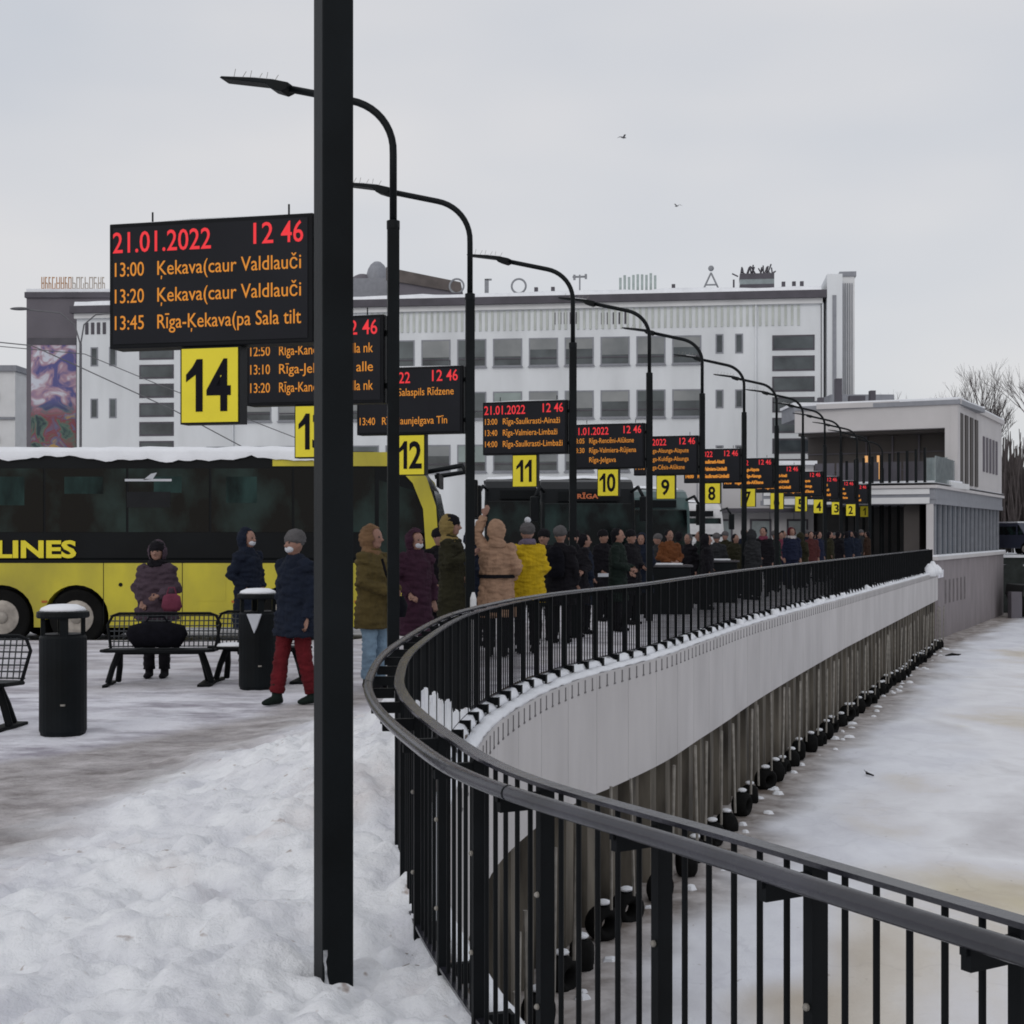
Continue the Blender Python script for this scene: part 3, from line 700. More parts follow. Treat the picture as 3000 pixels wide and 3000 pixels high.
# grey building with mural at the left
gx0, gx1 = (50-966)/2700*103, (147-966)/2700*103
t = thing('grey_building', 'grey clad building with a tall colourful mural at the left end of the white building', 'building', (gx0, 103, 0))
w = gx1-gx0
b = MB(); b.box(0, w+9, 0, 10, 0, 18.6); b.build('wall', GREYW, t)
MB().box(-.1, w+9.1, -.15, 10, 18.6, 19.0).build('roof_edge', BDARK, t)
MB().box(0, w+9, -.05, 9, 19.0, 19.25).build('roof_snow', SNOW, t)
def mural_mat():
    m = bpy.data.materials.new('mural'); m.use_nodes = True; n, l = m.node_tree.nodes, m.node_tree.links; b = n['Principled BSDF']; b.inputs['Roughness'].default_value = .8
    t = n.new('ShaderNodeTexCoord'); sp = n.new('ShaderNodeSeparateXYZ'); l.new(t.outputs['Object'], sp.inputs[0])
    nn = n.new('ShaderNodeTexNoise'); nn.inputs['Scale'].default_value = .7; nn.inputs['Detail'].default_value = 3; nn.inputs['Distortion'].default_value = 1.2; l.new(t.outputs['Object'], nn.inputs['Vector'])
    r1 = n.new('ShaderNodeValToRGB'); e = r1.color_ramp.elements
    e[0].position, e[0].color = .34, (.03, .05, .06, 1); e[1].position, e[1].color = .66, (.40, .25, .08, 1)
    for p, c in ((.42, (.10, .16, .13)), (.5, (.22, .06, .07)), (.57, (.12, .13, .22))): z = e.new(p); z.color = (*c, 1)
    r2 = n.new('ShaderNodeValToRGB'); e = r2.color_ramp.elements
    e[0].position, e[0].color = .4, (.10, .10, .26, 1); e[1].position, e[1].color = .6, (.58, .60, .68, 1); z = e.new(.5); z.color = (.40, .26, .32, 1)
    l.new(nn.outputs['Fac'], r1.inputs['Fac']); l.new(nn.outputs['Fac'], r2.inputs['Fac'])
    mr = n.new('ShaderNodeMapRange'); mr.inputs['From Min'].default_value = 10.0; mr.inputs['From Max'].default_value = 11.3; l.new(sp.outputs['Z'], mr.inputs['Value'])
    mx = n.new('ShaderNodeMixRGB'); l.new(mr.outputs[0], mx.inputs['Fac']); l.new(r1.outputs['Color'], mx.inputs['Color1']); l.new(r2.outputs['Color'], mx.inputs['Color2']); l.new(mx.outputs['Color'], b.inputs['Base Color'])
    return m
MB().box(.35, w-.12, -.06, -.01, 7.5, 15.2).build('mural', mural_mat(), t)
MB().box(.1, w-.1, -.09, -.01, 15.2, 15.7).build('dark_band', BDARK, t)
t = thing('roof_sign', 'row of small orange and white letters on the grey building roof', 'sign', (gx0+.9, 103.5, 19.25))
x = 0
for k in range(16):
    b = MB(); w_ = rnd.uniform(.18, .28)
    b.box(x, x+.06, 0, .05, .04, .95); b.box(x+w_-.05, x+w_, 0, .05, .04, rnd.choice((.95, .5)))
    for zz in rnd.sample((.06, .46, .86), 2): b.box(x+.061, x+w_-.051, 0, .05, zz, zz+.08)
    b.build('sign_letter', mat('faded_orange', (.42, .22, .10), .7, var=.2) if k < 8 else mat('faded_cream', (.40, .35, .30), .7, var=.2), t); x += w_+.06
MB().box(-.1, 5.1, .06, .12, -.2, .04).build('sign_frame', BDARK, t)
t = thing('distant_white_building', 'pale white building with horizontal lines at the far left edge', 'building', (-62, 125, 0))
MB().box(0, 18.6, 0, 12, 0, 15.8).build('wall', WHITEP, t); MB().box(-.2, 18.8, -.3, 12, 15.8, 16.3).build('cornice', MULL, t)
for z in (8.3, 11.6): MB().box(0, 18.6, -.2, -.01, z, z+.2).build('ledge', MULL, t)
for z in (9.5, 13.3): MB().box(16.5, 17.2, -.15, -.01, z, z+.6).build('window', BDARK, t)
MB().box(0, 18.6, -.6, -.01, 6.3, 7.6).build('canopy', MULL, t)
# overhead wires
CAB = mat('cable_grey', (.12, .12, .13), .7)
def wire(name, pts, r, lab):
    b = MB(); b.tube(pts, r, 5); tag(b.build(name, CAB), lab, 'cable')
def ip(u, v, Y): return ((u-966)/2700*Y, Y, 1.7+(1005-v)*Y/2700)
wire('overhead_cable', [ip(-60, 640, 60), ip(60, 652, 60), ip(145, 690, 60), ip(330, 775, 60), ip(620, 930, 60)], .025, 'upper thin overhead cable sagging across the left end of the white building')
wire('overhead_cable', [ip(-60, 648, 62), ip(70, 660, 62), ip(160, 668, 62), ip(300, 726, 62), ip(620, 850, 62)], .02, 'lower thin overhead cable crossing below the first one at the left')
t = thing('street_lamp', 'thin double arm street lamp with its heads before the grey building', 'street lamp', ((152-966)/2700*85, 85, 0))
zc = ip(0, 600, 85)[2]; MB().tube([(0, 0, -.3), (0, 0, zc-1.5)], .08, 8).build('mast', CAB, t)
MB().tube([(0, 0, zc-1.6), (-.35, 0, zc-.4), (-1.2, 0, zc+.3), (-3.2, 0, zc+.5)], .045, 6).build('arm', CAB, t)
MB().tube([(0, 0, zc-1.6), (.2, 0, zc-.4), (.9, 0, zc+.2), (2.6, 0, zc+.35)], .045, 6).build('arm', CAB, t)
MB().ball((-3.6, 0, zc+.55), (.6, .18, .1)).build('lamp_head', CAB, t); MB().ball((3.0, 0, zc+.35), (.6, .18, .1)).build('lamp_head', CAB, t)

# ---------------------------------------------------------------- station building at the right
S0 = Vector((19.25, 64.8, 0)); SD = Vector((9.55, 19.2, 0)).normalized(); SA = math.atan2(SD.y, SD.x)
t = thing('canal_wall', 'pinkish grey plain wall with snowy coping at the far right of the quay', 'wall', tuple(S0), SA)
MB().box(-.4, 21.8, -.0, .6, IZ-.4, .45).build('wall_body', PINKW, t); MB().box(-.5, 21.9, -.12, .7, .45, .62).build('coping', BEIGE, t)
MB().box(-.5, 21.9, -.10, .68, .62, .69).build('coping_snow', SNOW, t); MB().box(-.3, 0, 0, 2.8, IZ-.4, -.25, Matrix.Rotation(R(20), 4, 'Z')).build('wall_return', PINKW, t)
for k in range(6): MB().box(2+k*1.1, 2.35+k*1.1, -.02, -.001, -1.6, -.5).build('stain_streak', mat('dark_stain', (.15, .135, .14), .9, var=.3), t)
st = thing('station_building', 'modern pale two storey station building with glass ground floor and big dark recess', 'building', tuple(S0), SA)
def loc(P): return Matrix.Rotation(-SA, 4, 'Z') @ (Vector(P)-S0)
cx = 5.65; LS = 21.4
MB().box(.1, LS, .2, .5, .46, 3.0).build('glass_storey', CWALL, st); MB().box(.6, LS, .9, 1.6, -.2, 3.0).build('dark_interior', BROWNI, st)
x = .1
while x < LS: MB().box(x, x+.12, .08, .199, .5, 3.0).build('mullion', MULL, st); x += 1.35
MB().box(-.1, LS+.3, .02, 8.2, 3.0, 3.22).build('lower_cornice', MULL, st); MB().box(-.15, LS+.3, .06, 8.1, 3.22, 3.72).build('fascia_band', GREYW if False else MULL, st)
MB().box(-.3, LS+.2, -.08, 8.3, 3.72, 3.86).build('upper_cornice', BEIGE, st); MB().box(-.3, LS+.2, -.06, 8.3, 3.86, 3.96)
_='';MB().box(-.22, -.16, .3, 8, 3.02, 3.3).build('front_fascia', WHITEP, st); MB().box(-.16, .0, .15, .45, -.2, 3.0).build('corner_column', BEIGE, st); MB().box(-.22, -.16, .3, 8, 3.45, 3.7).build('front_fascia', WHITEP, st); MB().box(-.3, LS+.2, -.05, 8.3, 3.961, 3.97).build('ledge_snow', SNOW, st)
# upper box: long side along x, its front turned towards the camera-left
UB = Vector((21.76, 69.85, 0)); lx = (loc(UB)).x
up = MB(); up.box(lx, LS-.2, .02, .35, 3.98, 8.0); up.build('upper_side_wall', BEIGE, st)
for k in range(4): MB().box(lx+.55+k*1.6, lx+1.45+k*1.6, -.04, .03, 4.1, 7.6).build('tall_window', BROWNI, st)
for k in range(5): MB().box(lx+8.2+k*1.2, lx+8.7+k*1.2, -.04, .03, 5.0, 6.9).build('slot_window', GREYW, st)
MB().box(lx+.1, LS, -.12, 7, 8.0, 8.25).build('roof_edge', BEIGE, st)
MB().box(lx+.12, LS-.02, -.1, 6.8, 8.251, 8.33).build('roof_snow', SNOW, st)
# front face of the upper box as its own frame
fr = Vector((UB.x, UB.y, 0)); fl = Vector((14.6, 73.9, 0)); fd = (fl-fr); FLn = fd.length; fa = math.atan2(fd.y, fd.x)
fm = Matrix.Rotation(-SA, 4, 'Z') @ Matrix.Translation(fr-S0) @ Matrix.Rotation(fa, 4, 'Z')   # x = leftwards along the front, +y = towards camera
def fbox(n, m, *a, p=st): return MB().box(*a, fm).build(n, m, p)
sgn = 1
fbox('front_pillar', BEIGE, 0, .62, -.6, 0, 3.97, 6.849)
fbox('front_beam', BEIGE, 0, FLn, -.6, 0, 6.85, 7.98)
fbox('roof_edge', MULL, -.1, FLn, -6, .12, 7.98, 8.2)
fbox('roof_snow', SNOW, 0, FLn, -6, .05, 8.2, 8.3)
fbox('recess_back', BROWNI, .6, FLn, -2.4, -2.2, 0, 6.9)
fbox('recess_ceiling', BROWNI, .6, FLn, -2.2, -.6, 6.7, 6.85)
for k in range(5): fbox('recess_mullion', BDARK, 1.0+k*1.35, 1.08+k*1.35, -2.19, -2.1, 3.9, 6.7)
for z in (4.9, 5.8): fbox('recess_transom', BDARK, .6, FLn, -2.19, -2.12, z, z+.06)
fbox('balcony_slab', WHITEP, -.1, FLn, -2.2, 1.9, 3.85, 4.12); fbox('balcony_snow', SNOW, -.1, FLn, -.6, 1.88, 4.12, 4.2)
fbox('canopy_edge', WHITEP, .2, FLn, 1.6, 2.4, 3.2, 3.5)
for k in range(6): fbox('glass_balustrade', TGLASS, .1+k*1.1, 1.15+k*1.1, 1.75, 1.79, 4.2, 5.3) if k < 1 else fbox('railing_panel', BDARK, .1+k*1.1, 1.1+k*1.1, 1.75, 1.78, 4.2, 5.15)
MB().box(.2, 5.4, .1, .14, 3.97, 5.2).build('glass_balustrade', TGLASS, st)
fbox('pale_column', BEIGE, .9, 1.25, 1.5, 1.85, -.2, 3.85)
fbox('ground_floor_glass', mat('dark_shop_glass', (.018, .017, .018), .3, var=.6, vscale=.8), .3, FLn, -1.0, -.9, -.2, 3.85)
for k in range(10): fbox('column', BLACK, .95+k*.42, 1.06+k*.42, 2.4, 2.5, -.2, 5.75-.06*k)
WARM = mat('warm_lit_panel', (.5, .25, .08), .5, emit=(.8, .42, .16), estr=.55)
for k in (0, 1): 
    o = fbox('lit_panel', WARM, 3.95+k*.62, 4.1+k*.62, -.55, -.5, 4.4, 5.6)
t = thing('rooftop_ventilation', 'grey rooftop ventilation units above the station building', 'roof units', (18.6, 82, 8.2))
MB().box(-2.4, 2.6, 0, 4, 0, .8).build('plinth', MULL, t); MB().box(-2.5, 2.7, -.1, 4, .8, .95).build('snow_top', SNOW, t)
for x, w, h in ((.2, .35, 1.5), (1.0, .9, .5), (-.8, .3, .4), (2.2, .3, .8)): MB().box(x, x+w, 1, 1.5, .95, .95+h).build('vent_stack', BDARK, t)
t = thing('low_grey_building', 'small blue grey snowy roofed block between the white building and the station', 'building', (19.5, 88, 0))
MB().box(.1, 4, 0, 5, 0, 10.2).build('wall', MULL, t); MB().box(0, 9.5, -.2, 5, 9.0, 9.3).build('roof', GREYW, t); MB().box(4.0, 9.4, 0, 5, 0, 9.0).build('wall', GREYW, t); MB().box(-.1, 9.5, -.2, 5, 9.31, 9.45).build('roof_snow', SNOW, t)
# pale kiosk hall behind the far coaches
t = thing('pale_kiosk_hall', 'pale ivory low hall with dark framed windows behind the far platforms', 'building', (8.0, 74, 0))
IV = mat('ivory_panel', (.55, .54, .55), .8, var=.06, vscale=.5)
MB().box(0, 7.6, 0, 5, -.25, 5.2).build('wall', IV, t); MB().box(-.1, 7.7, -.4, 5, 5.2, 5.4).build('roof_snow', SNOW, t)
for k in range(6): MB().box(.3+k*1.25, .34+k*1.25, -.03, -.001, -.2, 5.1).build('panel_joint', MULL, t)
for k, x in enumerate((.5, 2.3, 4.3, 6.2)):
    o = MB().box(x, x+1.1, -.06, -.001, .9, 2.4).build('window', BDARK, t); MB().box(x+.1, x+1.0, -.07, -.061, 1.0, 2.3).build('pane', TGLASS, o)
MB().box(1.8, 6.9, -.9, -.0, 2.75, 2.95).build('canopy', BDARK, t)

# ---------------------------------------------------------------- right bank: quay, van, boat, trees
t = thing('far_quay', 'low dark quay with snowy edge at the right picture edge', 'quay', (29.2, 86.5, 0), R(-4))
MB().box(.4, 30, 0, 9, IZ-.4, .2).build('quay_body', mat('dark_green_wall', (.03, .036, .034), .9, var=.3), t); MB().box(.3, 30, -.2, 9, .2, .36).build('quay_snow', SNOW, t)
def vehicle(name, label, cat, loc, rz, L, W_, H, colr, kind='van'):
    t = thing(name, label, cat, loc, rz); m = mat('paint_%s' % name, colr, .3, var=.1)
    if kind == 'van': pr = [(-L/2, .35), (-L/2, H*.9), (-L/2+.2, H), (L*.18, H), (L*.34, H*.62), (L/2-.1, H*.52), (L/2, .4)]
    MB().prism(pr, -W_/2, W_/2).build('body', m, t, bevel=.05)
    MB().prism([(L*.19, H*.62), (L*.19, H*.92), (L*.21, H*.92), (L*.32, H*.62)], -W_/2-.01, W_/2+.01).build('side_window', GLASS, t)
    MB().box(-L*.35, L*.15, -W_/2-.012, W_/2+.012, H*.62, H*.88).build('side_window', GLASS, t)
    for sx in (-L*.32, L*.33):
        for sy in (-1, 1):
            w = MB().cyl((sx, sy*(W_/2-.2), .36), (sx, sy*(W_/2+.02), .36), .36, 18).build('wheel', RUBBER, t)
            MB().cyl((sx, sy*(W_/2), .36), (sx, sy*(W_/2+.035), .36), .19, 12).build('rim', HUB, w)
    for sy in (-1, 1): MB().box(L/2-.06, L/2+.02, sy*W_*.32-.2, sy*W_*.32+.2, .62, .82).build('headlight', TGLASS, t)
    MB().box(L/2-.0, L/2+.025, -.26, .26, .42, .54).build('number_plate', WHITEP, t)
    MB().box(-L/2+.25, L*.16, -W_/2+.08, W_/2-.08, H, H+.07).build('roof_snow', SNOW, t)
    return t
vehicle('parked_van', 'dark blue van parked on the far quay at the right edge', 'van', (31.6, 88.6, .36), R(-75), 4.8, 1.9, 1.95, (.03, .035, .06))
t = thing('moored_boat', 'black hulled boat with white cabin stripe frozen in at the right edge', 'boat', (30.9, 82.2, IZ))
BH_ = mat('boat_hull_black', (.012, .014, .014), .5)
b = MB(); b.prism([(-1.4, .0), (-2.1, 1.3), (-2.0, 1.9), (8, 1.5), (8, 0)], -1.5, 1.5); b.build('hull', BH_, t, bevel=.08)
MB().box(-1.0, 7, -1.2, 1.2, 1.6, 2.9).build('cabin', BH_, t, bevel=.06)
for z in (.55, 1.05): MB().box(-.9, 7, -1.52, -1.49, z, z+.3).build('white_stripe', WHITEP, t)
MB().box(-1.1, 7, -1.25, 1.25, 2.9, 3.0).build('roof_snow', SNOW, t)
for k in range(4): MB().box(-.6+k*1.6, .5+k*1.6, -1.22, -1.19, 2.05, 2.6).build('cabin_window', PANE, t)
MB().box(-2.7, -2.1, -1.4, -.8, -.3, 1.5).build('fender_post', GREYW, t)
def bare_tree(name, label, x, y, H, seed, spread=.5):
    r = random.Random(seed); t = thing(name, label, 'tree', (x, y, 0), group='bare trees beyond the station')
    tr = MB(); cr_ = MB()
    def grow(b, p, d, L, rad, dep):
        if dep == 0 or rad < .008: return
        pts = [p]; q = Vector(p); dd = Vector(d)
        for k in range(3):
            dd = (dd+Vector((r.uniform(-.16, .16), r.uniform(-.16, .16), r.uniform(-.02, .14)))).normalized(); q = q+dd*L/3; pts.append(q.copy())
        b.tube(pts, [rad, rad*.86, rad*.72, rad*.6], 5 if dep > 3 else 3, cap=False)
        for k in range(3 if dep > 3 else 4):
            a = r.uniform(0, 2*PI); sp = r.uniform(.3, .7)*spread*1.7
            nd = (dd+Vector((math.cos(a)*sp, math.sin(a)*sp, .1))).normalized()
            grow(cr_, pts[r.choice([2, 3, 3])], nd, L*r.uniform(.62, .82), rad*r.uniform(.5, .62), dep-1)
    grow(tr, Vector((0, 0, -.3)), Vector((0, 0, 1)), H*.34, H*.022, 7)
    tr.build('trunk', BARK, t); cr_.build('crown', BARK, t); return t
for i, (x, y, H, lab) in enumerate(((38, 118, 15.5, 'largest bare tree behind the roof corner of the station building'), (42.5, 112, 14.5, 'bare tree at the right edge, just right of the largest one'), (34.2, 124, 12.5, 'small bare tree peeking over the station roof, left of the largest one'),
        (40.5, 104, 10.5, 'low dense bare tree above the van on the far quay'), (44.5, 106, 11, 'low bare tree at the extreme right above the boat'))):
    bare_tree('bare_tree', lab, x, y, H, 5+i)
b = MB(); r = random.Random(3)
for k in range(4200):
    x = r.uniform(31, 60); y = r.uniform(100, 116); h = r.uniform(4, 10.5)*(.85+.35*nz3(x, y, .2)); d = r.uniform(-.6, .6)
    z0 = r.uniform(0, h*.6); b.tube([(x, y, z0), (x+d*.5, y, (z0+h)/2), (x+d, y+r.uniform(-.4, .4), h)], [.09, .06, .03], 3, cap=False)
tag(b.build('thicket', BARK), 'dark mass of leafless shrubs beyond the far quay', 'shrubs', kind='stuff')

# ---------------------------------------------------------------- coaches
def arc(cx, cz, r, a0, a1, n): return [(cx+r*math.cos(a), cz+r*math.sin(a)) for a in lin(a0, a1, n)]
def coach(name, label, loc, rz, L, H, low, upc, wheels, belt=.0, band=None, glassz=None, snow=True, txt=False):
    """x forward (front at 0, body towards -x), camera-side flank at -y; z=0 is the road"""
    t = thing(name, label, 'bus', loc, rz, 'coaches waiting at the platforms'); Wd = 1.26
    zb, zm = .30, belt
    out = [(-L, zb)]
    for wx in sorted(wheels): out += [(wx-.555, zb)]+[(wx+.555*math.cos(a), .47+.555*math.sin(a)) for a in lin(PI-.1, .1, 12)]+[(wx+.555, zb)]
    out += [(-.25, zb), (-.03, zb+.15), (.0, .9), (-.02, zm), (-L, zm)]
    MB().prism(out, -Wd, Wd).build('lower_body', low, t)
    fr = [(-.02, zm), (-.10, zm+.55), (-.28, H-.62), (-.50, H-.28), (-.85, H-.08), (-1.3, H)]
    MB().prism([(-L, zm)]+fr+[(-L+.3, H), (-L, H-.3)], -Wd+.02, Wd-.02).build('upper_body', upc, t, bevel=.05)
    for i in range(len(out)): pass
    for wx in wheels:
        MB().box(wx-.54, wx+.54, -Wd+.28, Wd-.28, .3, 1.0).build('wheel_well', BUSK, t)
        for sy in (-1, 1):
            w = MB().tube([(wx, sy*(Wd-.30), .47), (wx, sy*(Wd-.04), .47), (wx, sy*(Wd-.02), .47)], [.475, .475, .44], 28).build('wheel', RUBBER, t)
            MB().tube([(wx, sy*(Wd-.05), .47), (wx, sy*(Wd-.01), .47), (wx, sy*(Wd-.0), .47)], [.30, .29, .22], 20).build('rim', HUB, w)
            MB().ball((wx, sy*(Wd-.0), .47), (.11, .05, .11)).build('hub_cap', HUB, w)
    g0, g1 = glassz or (zm+.30, H-.42); x = -1.25
    while x > -L+1.0:
        for sy in (-1, 1): MB().box(x-1.38, x, sy*(Wd-.018)-.006, sy*(Wd-.018)+.006, g0, g1).build('window', GLASS, t, bevel=0)
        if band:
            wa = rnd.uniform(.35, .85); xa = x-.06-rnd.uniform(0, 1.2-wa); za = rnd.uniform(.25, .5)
            MB().box(xa-wa, xa, -(Wd-.018)-.0075, -(Wd-.018)-.0062, g1-.14-za, g1-.14).build('reflection_patch', mat('painted_teal_reflection', (.006, .012, .012), .5, var=.5, vscale=2.2, spec=.12, c2=(.022, .05, .046), stretch=(1.6, 1, .6)), t)  # teal patch near the window top, a reflection painted onto the glass
        x -= 1.42
    MB().prism([(-.085, zm+.25), (-.27, H-.66), (-.24, H-.68), (-.045, zm+.25)], -Wd+.12, Wd-.12).build('windscreen', GLASS, t)
    for sy in (-1, 1):
        MB().prism([(-.42, zm+.2), (-.42, H-.72), (-1.18, H-.5), (-1.18, zm-.1)], sy*(Wd-.018)-.007, sy*(Wd-.018)+.007).build('front_side_window', GLASS, t)
        m_ = MB().tube([(-.35, sy*(Wd-.1), H-.35), (.25, sy*(Wd+.02), H-.25), (.42, sy*(Wd+.16), H-.55)], .045, 8).build('mirror_arm', BUSK, t, smooth=True)
        MB().box(.34, .52, sy*(Wd+.16)-.11, sy*(Wd+.16)+.11, H-1.15, H-.5).build('mirror', BUSK, m_, bevel=.03)
        MB().box(-.06, .02, sy*.85-.22, sy*.85+.22, .62, .84).build('headlight', TGLASS, t)
    MB().box(.005, .03, -.27, .27, .48, .6).build('number_plate', WHITEP, t)
    MB().box(-.22, -.17, -.8, .8, H-.60, H-.36).build('destination_display', BUSK, t)
    if txt:
        me = fit_text('RĪGA', .17, .55, bold=.004, ext=.002)
        for v in me.vertices: X, Y, Z = v.co; v.co = (-.16-Y, X-.28, H-.54+Z)
        obj('destination_text', me, mat('led_dim_orange', (.3, .08, .03), .6, emit=(.6, .16, .05), estr=.22), t)
    if band:
        MB().box(-3.0, -1.0, -Wd-.0, -Wd+.03, H-.26, H-.02).build('roof_band', band, t)
        arcp = [(-1.05, H-.02), (-.62, H-.18), (-.36, H-.46), (-.2, H-.95), (-.14, zm)]; inn = [(-.36, zm), (-.42, H-1.0), (-.60, H-.55), (-.82, H-.32), (-1.05, H-.22)]
        for sy in (-1, 1): MB().prism(arcp+inn, sy*(Wd+.004)-.02, sy*(Wd+.004)+.02).build('front_arch', band, t)
    if snow:
        b = MB(); n = int(L*8); vs = []
        for i in range(n+1):
            x = -1.9-(L-2.2)*i/n; d = .13+.10*nz3(i*.16, 0, 1, int(loc[0]*3)+2)+.05*nz3(i*.6, 0, 1, 4); tp = .07+.03*nz3(i*.3, 3, 1, 5)
            if i in (0, n): d = .02; tp = .0
            vs.append([b.b.verts.new(p) for p in ((x, -Wd-.035, H-max(.02, d)), (x, -Wd-.05, H-.02), (x, -Wd+.1, H+tp), (x, 0, H+tp+.06), (x, Wd-.1, H+tp), (x, Wd+.04, H-max(.02, d)))])
        for i in range(n):
            for j in range(5): b.b.faces.new((vs[i][j], vs[i][j+1], vs[i+1][j+1], vs[i+1][j]))
        b.build('roof_snow', SNOW, t, smooth=True)
    return t
RZ = -.22
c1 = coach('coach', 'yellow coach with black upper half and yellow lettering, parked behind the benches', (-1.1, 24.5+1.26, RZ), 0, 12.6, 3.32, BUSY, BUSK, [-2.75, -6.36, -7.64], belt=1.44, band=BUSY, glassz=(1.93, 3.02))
me = fit_text('LINES', .40, 1.36, bold=.014, ext=.002)
for v in me.vertices: v.co.z *= 1.0
o = obj('lettering', me, YELLOW, c1); o.location = (-7.72, -1.262, 1.50)
b = MB(); b.box(-5.53, -4.73, -1.254, -1.248, 2.80, 2.84); b.prism([(-5.22, 2.82), (-5.05, 2.84), (-4.98, 2.95), (-5.08, 2.93)], -1.254, -1.248); b.build('window_emblem', MASKW, c1)
b = MB(); b.box(-5.5, -4.75, -1.252, -1.247, 2.35, 2.62); b.build('window_vent', mat('vent_grey', (.018, .019, .021), .7, spec=.1), c1)
for x in (-5.9, -4.55, -3.5): MB().box(x, x+.012, -1.2625, -1.2602, .36, 1.42).build('panel_seam', BUSK, c1)
MB().box(-12.5, -.2, -1.263, -1.2602, 1.40, 1.455).build('belt_trim', BUSK, c1)
for x in (-1.6, -3.7, -5.2, -6.95, -8.4, -10): MB().box(x, x+.09, -1.272, -1.2602, .72, .76).build('marker_light', mat('amber_lens', (.45, .12, .01), .3), c1)
for x in (-8.23, -6.95): MB().box(x, x+.04, -1.2, -.9, .1, .42).build('mud_flap', RUBBER, c1)
MB().box(-4.3, -3.8, -1.265, -1.2602, .75, 1.15).build('service_flap', BUSY, c1)
MB().cyl((-5.6, -1.262, 1.03), (-5.6, -1.27, 1.03), .035, 10).build('lock', BUSK, c1)
WB = mat('coach_white', (.46, .47, .49), .35, var=.12)
coach('coach', 'white coach with black windscreen and orange destination text behind the eleventh platform', (2.0, 37.5, RZ), R(-90), 12, 3.36, WB, BUSK, [-2.7, -8.9], belt=1.35, snow=True, txt=True)
coach('coach', 'black coach nose between the yellow coach front and the white coach with black windscreen', (.45, 41, RZ), R(-90), 12, 3.5, BUSK, BUSK, [-2.7, -8.9], belt=1.35, snow=True)
coach('coach', 'teal windowed white coach standing right of the tenth platform post', (4.35, 44.5, RZ), R(-86), 12, 3.3, WB, mat('coach_teal', (.05, .09, .09), .3, var=.2), [-2.7, -8.9], belt=1.2, snow=True)
coach('coach', 'distant white coach between the ninth and eighth platform posts', (7.7, 60, RZ), R(-84), 12, 3.2, mat('coach_ivory', (.55, .55, .56), .4), mat('coach_ivory', (.55, .55, .56), .4), [-2.7, -8.9], belt=1.5)

# ---------------------------------------------------------------- bins and benches
def bin_(x, y, label, w=.195, bag=False, rz=0):
    t = thing('litter_bin', label, 'litter bin', (x, y, snow_h(x, y)), rz, 'black litter bins on the walkway')
    MB().tube([(0, 0, -.05), (0, 0, .02), (0, 0, .04), (0, 0, .82), (0, 0, .84)], [w*.9, w*.96, w, w, w*.94], 28).build('body', BLACK, t, smooth=False)
    MB().tube([(0, 0, .83), (0, 0, .85)], w*.86, 24).build('inner_rim', DARK, t)
    for a in (20, 110, 200, 290):
        M = Matrix.Rotation(R(a), 4, 'Z'); MB().box(w-.05, w-.015, -.035, .035, .82, 1.0, M).build('lid_support', BLACK, t)
    MB().tube([(0, 0, .985), (0, 0, 1.0), (0, 0, 1.035), (0, 0, 1.06)], [w*1.08, w*1.12, w*1.1, w*.8], 28).build('lid', BLACK, t)
    MB().tube([(0, 0, 1.045), (0, 0, 1.07), (0, 0, 1.095), (0, 0, 1.10)], [w*.98, w*.9, w*.6, w*.2], 24).build('lid_snow', SNOW, t, smooth=True)
    if bag: MB().prism([(-.08, .83), (.08, .83), (.035, .70), (.0, .62), (-.03, .70)], -w-.04, -w+.01).build('white_bag', MASKW, t, bevel=.008)
    MB().box(.04, .075, -w-.006, -w+.02, .26, .275).build('lock', GALV, t)
    return t
bin_(-3.79, 12.08, 'black cylindrical litter bin with domed lid, nearest, in front of the coach rear wheels')
bin_(-2.77, 15.6, 'black litter bin with snow on its lid and a white bag, beside the walking person', .205, True)
SEATM = mat('bench_mesh_steel', (.05, .055, .06), .5, .3, var=.3, vscale=9)
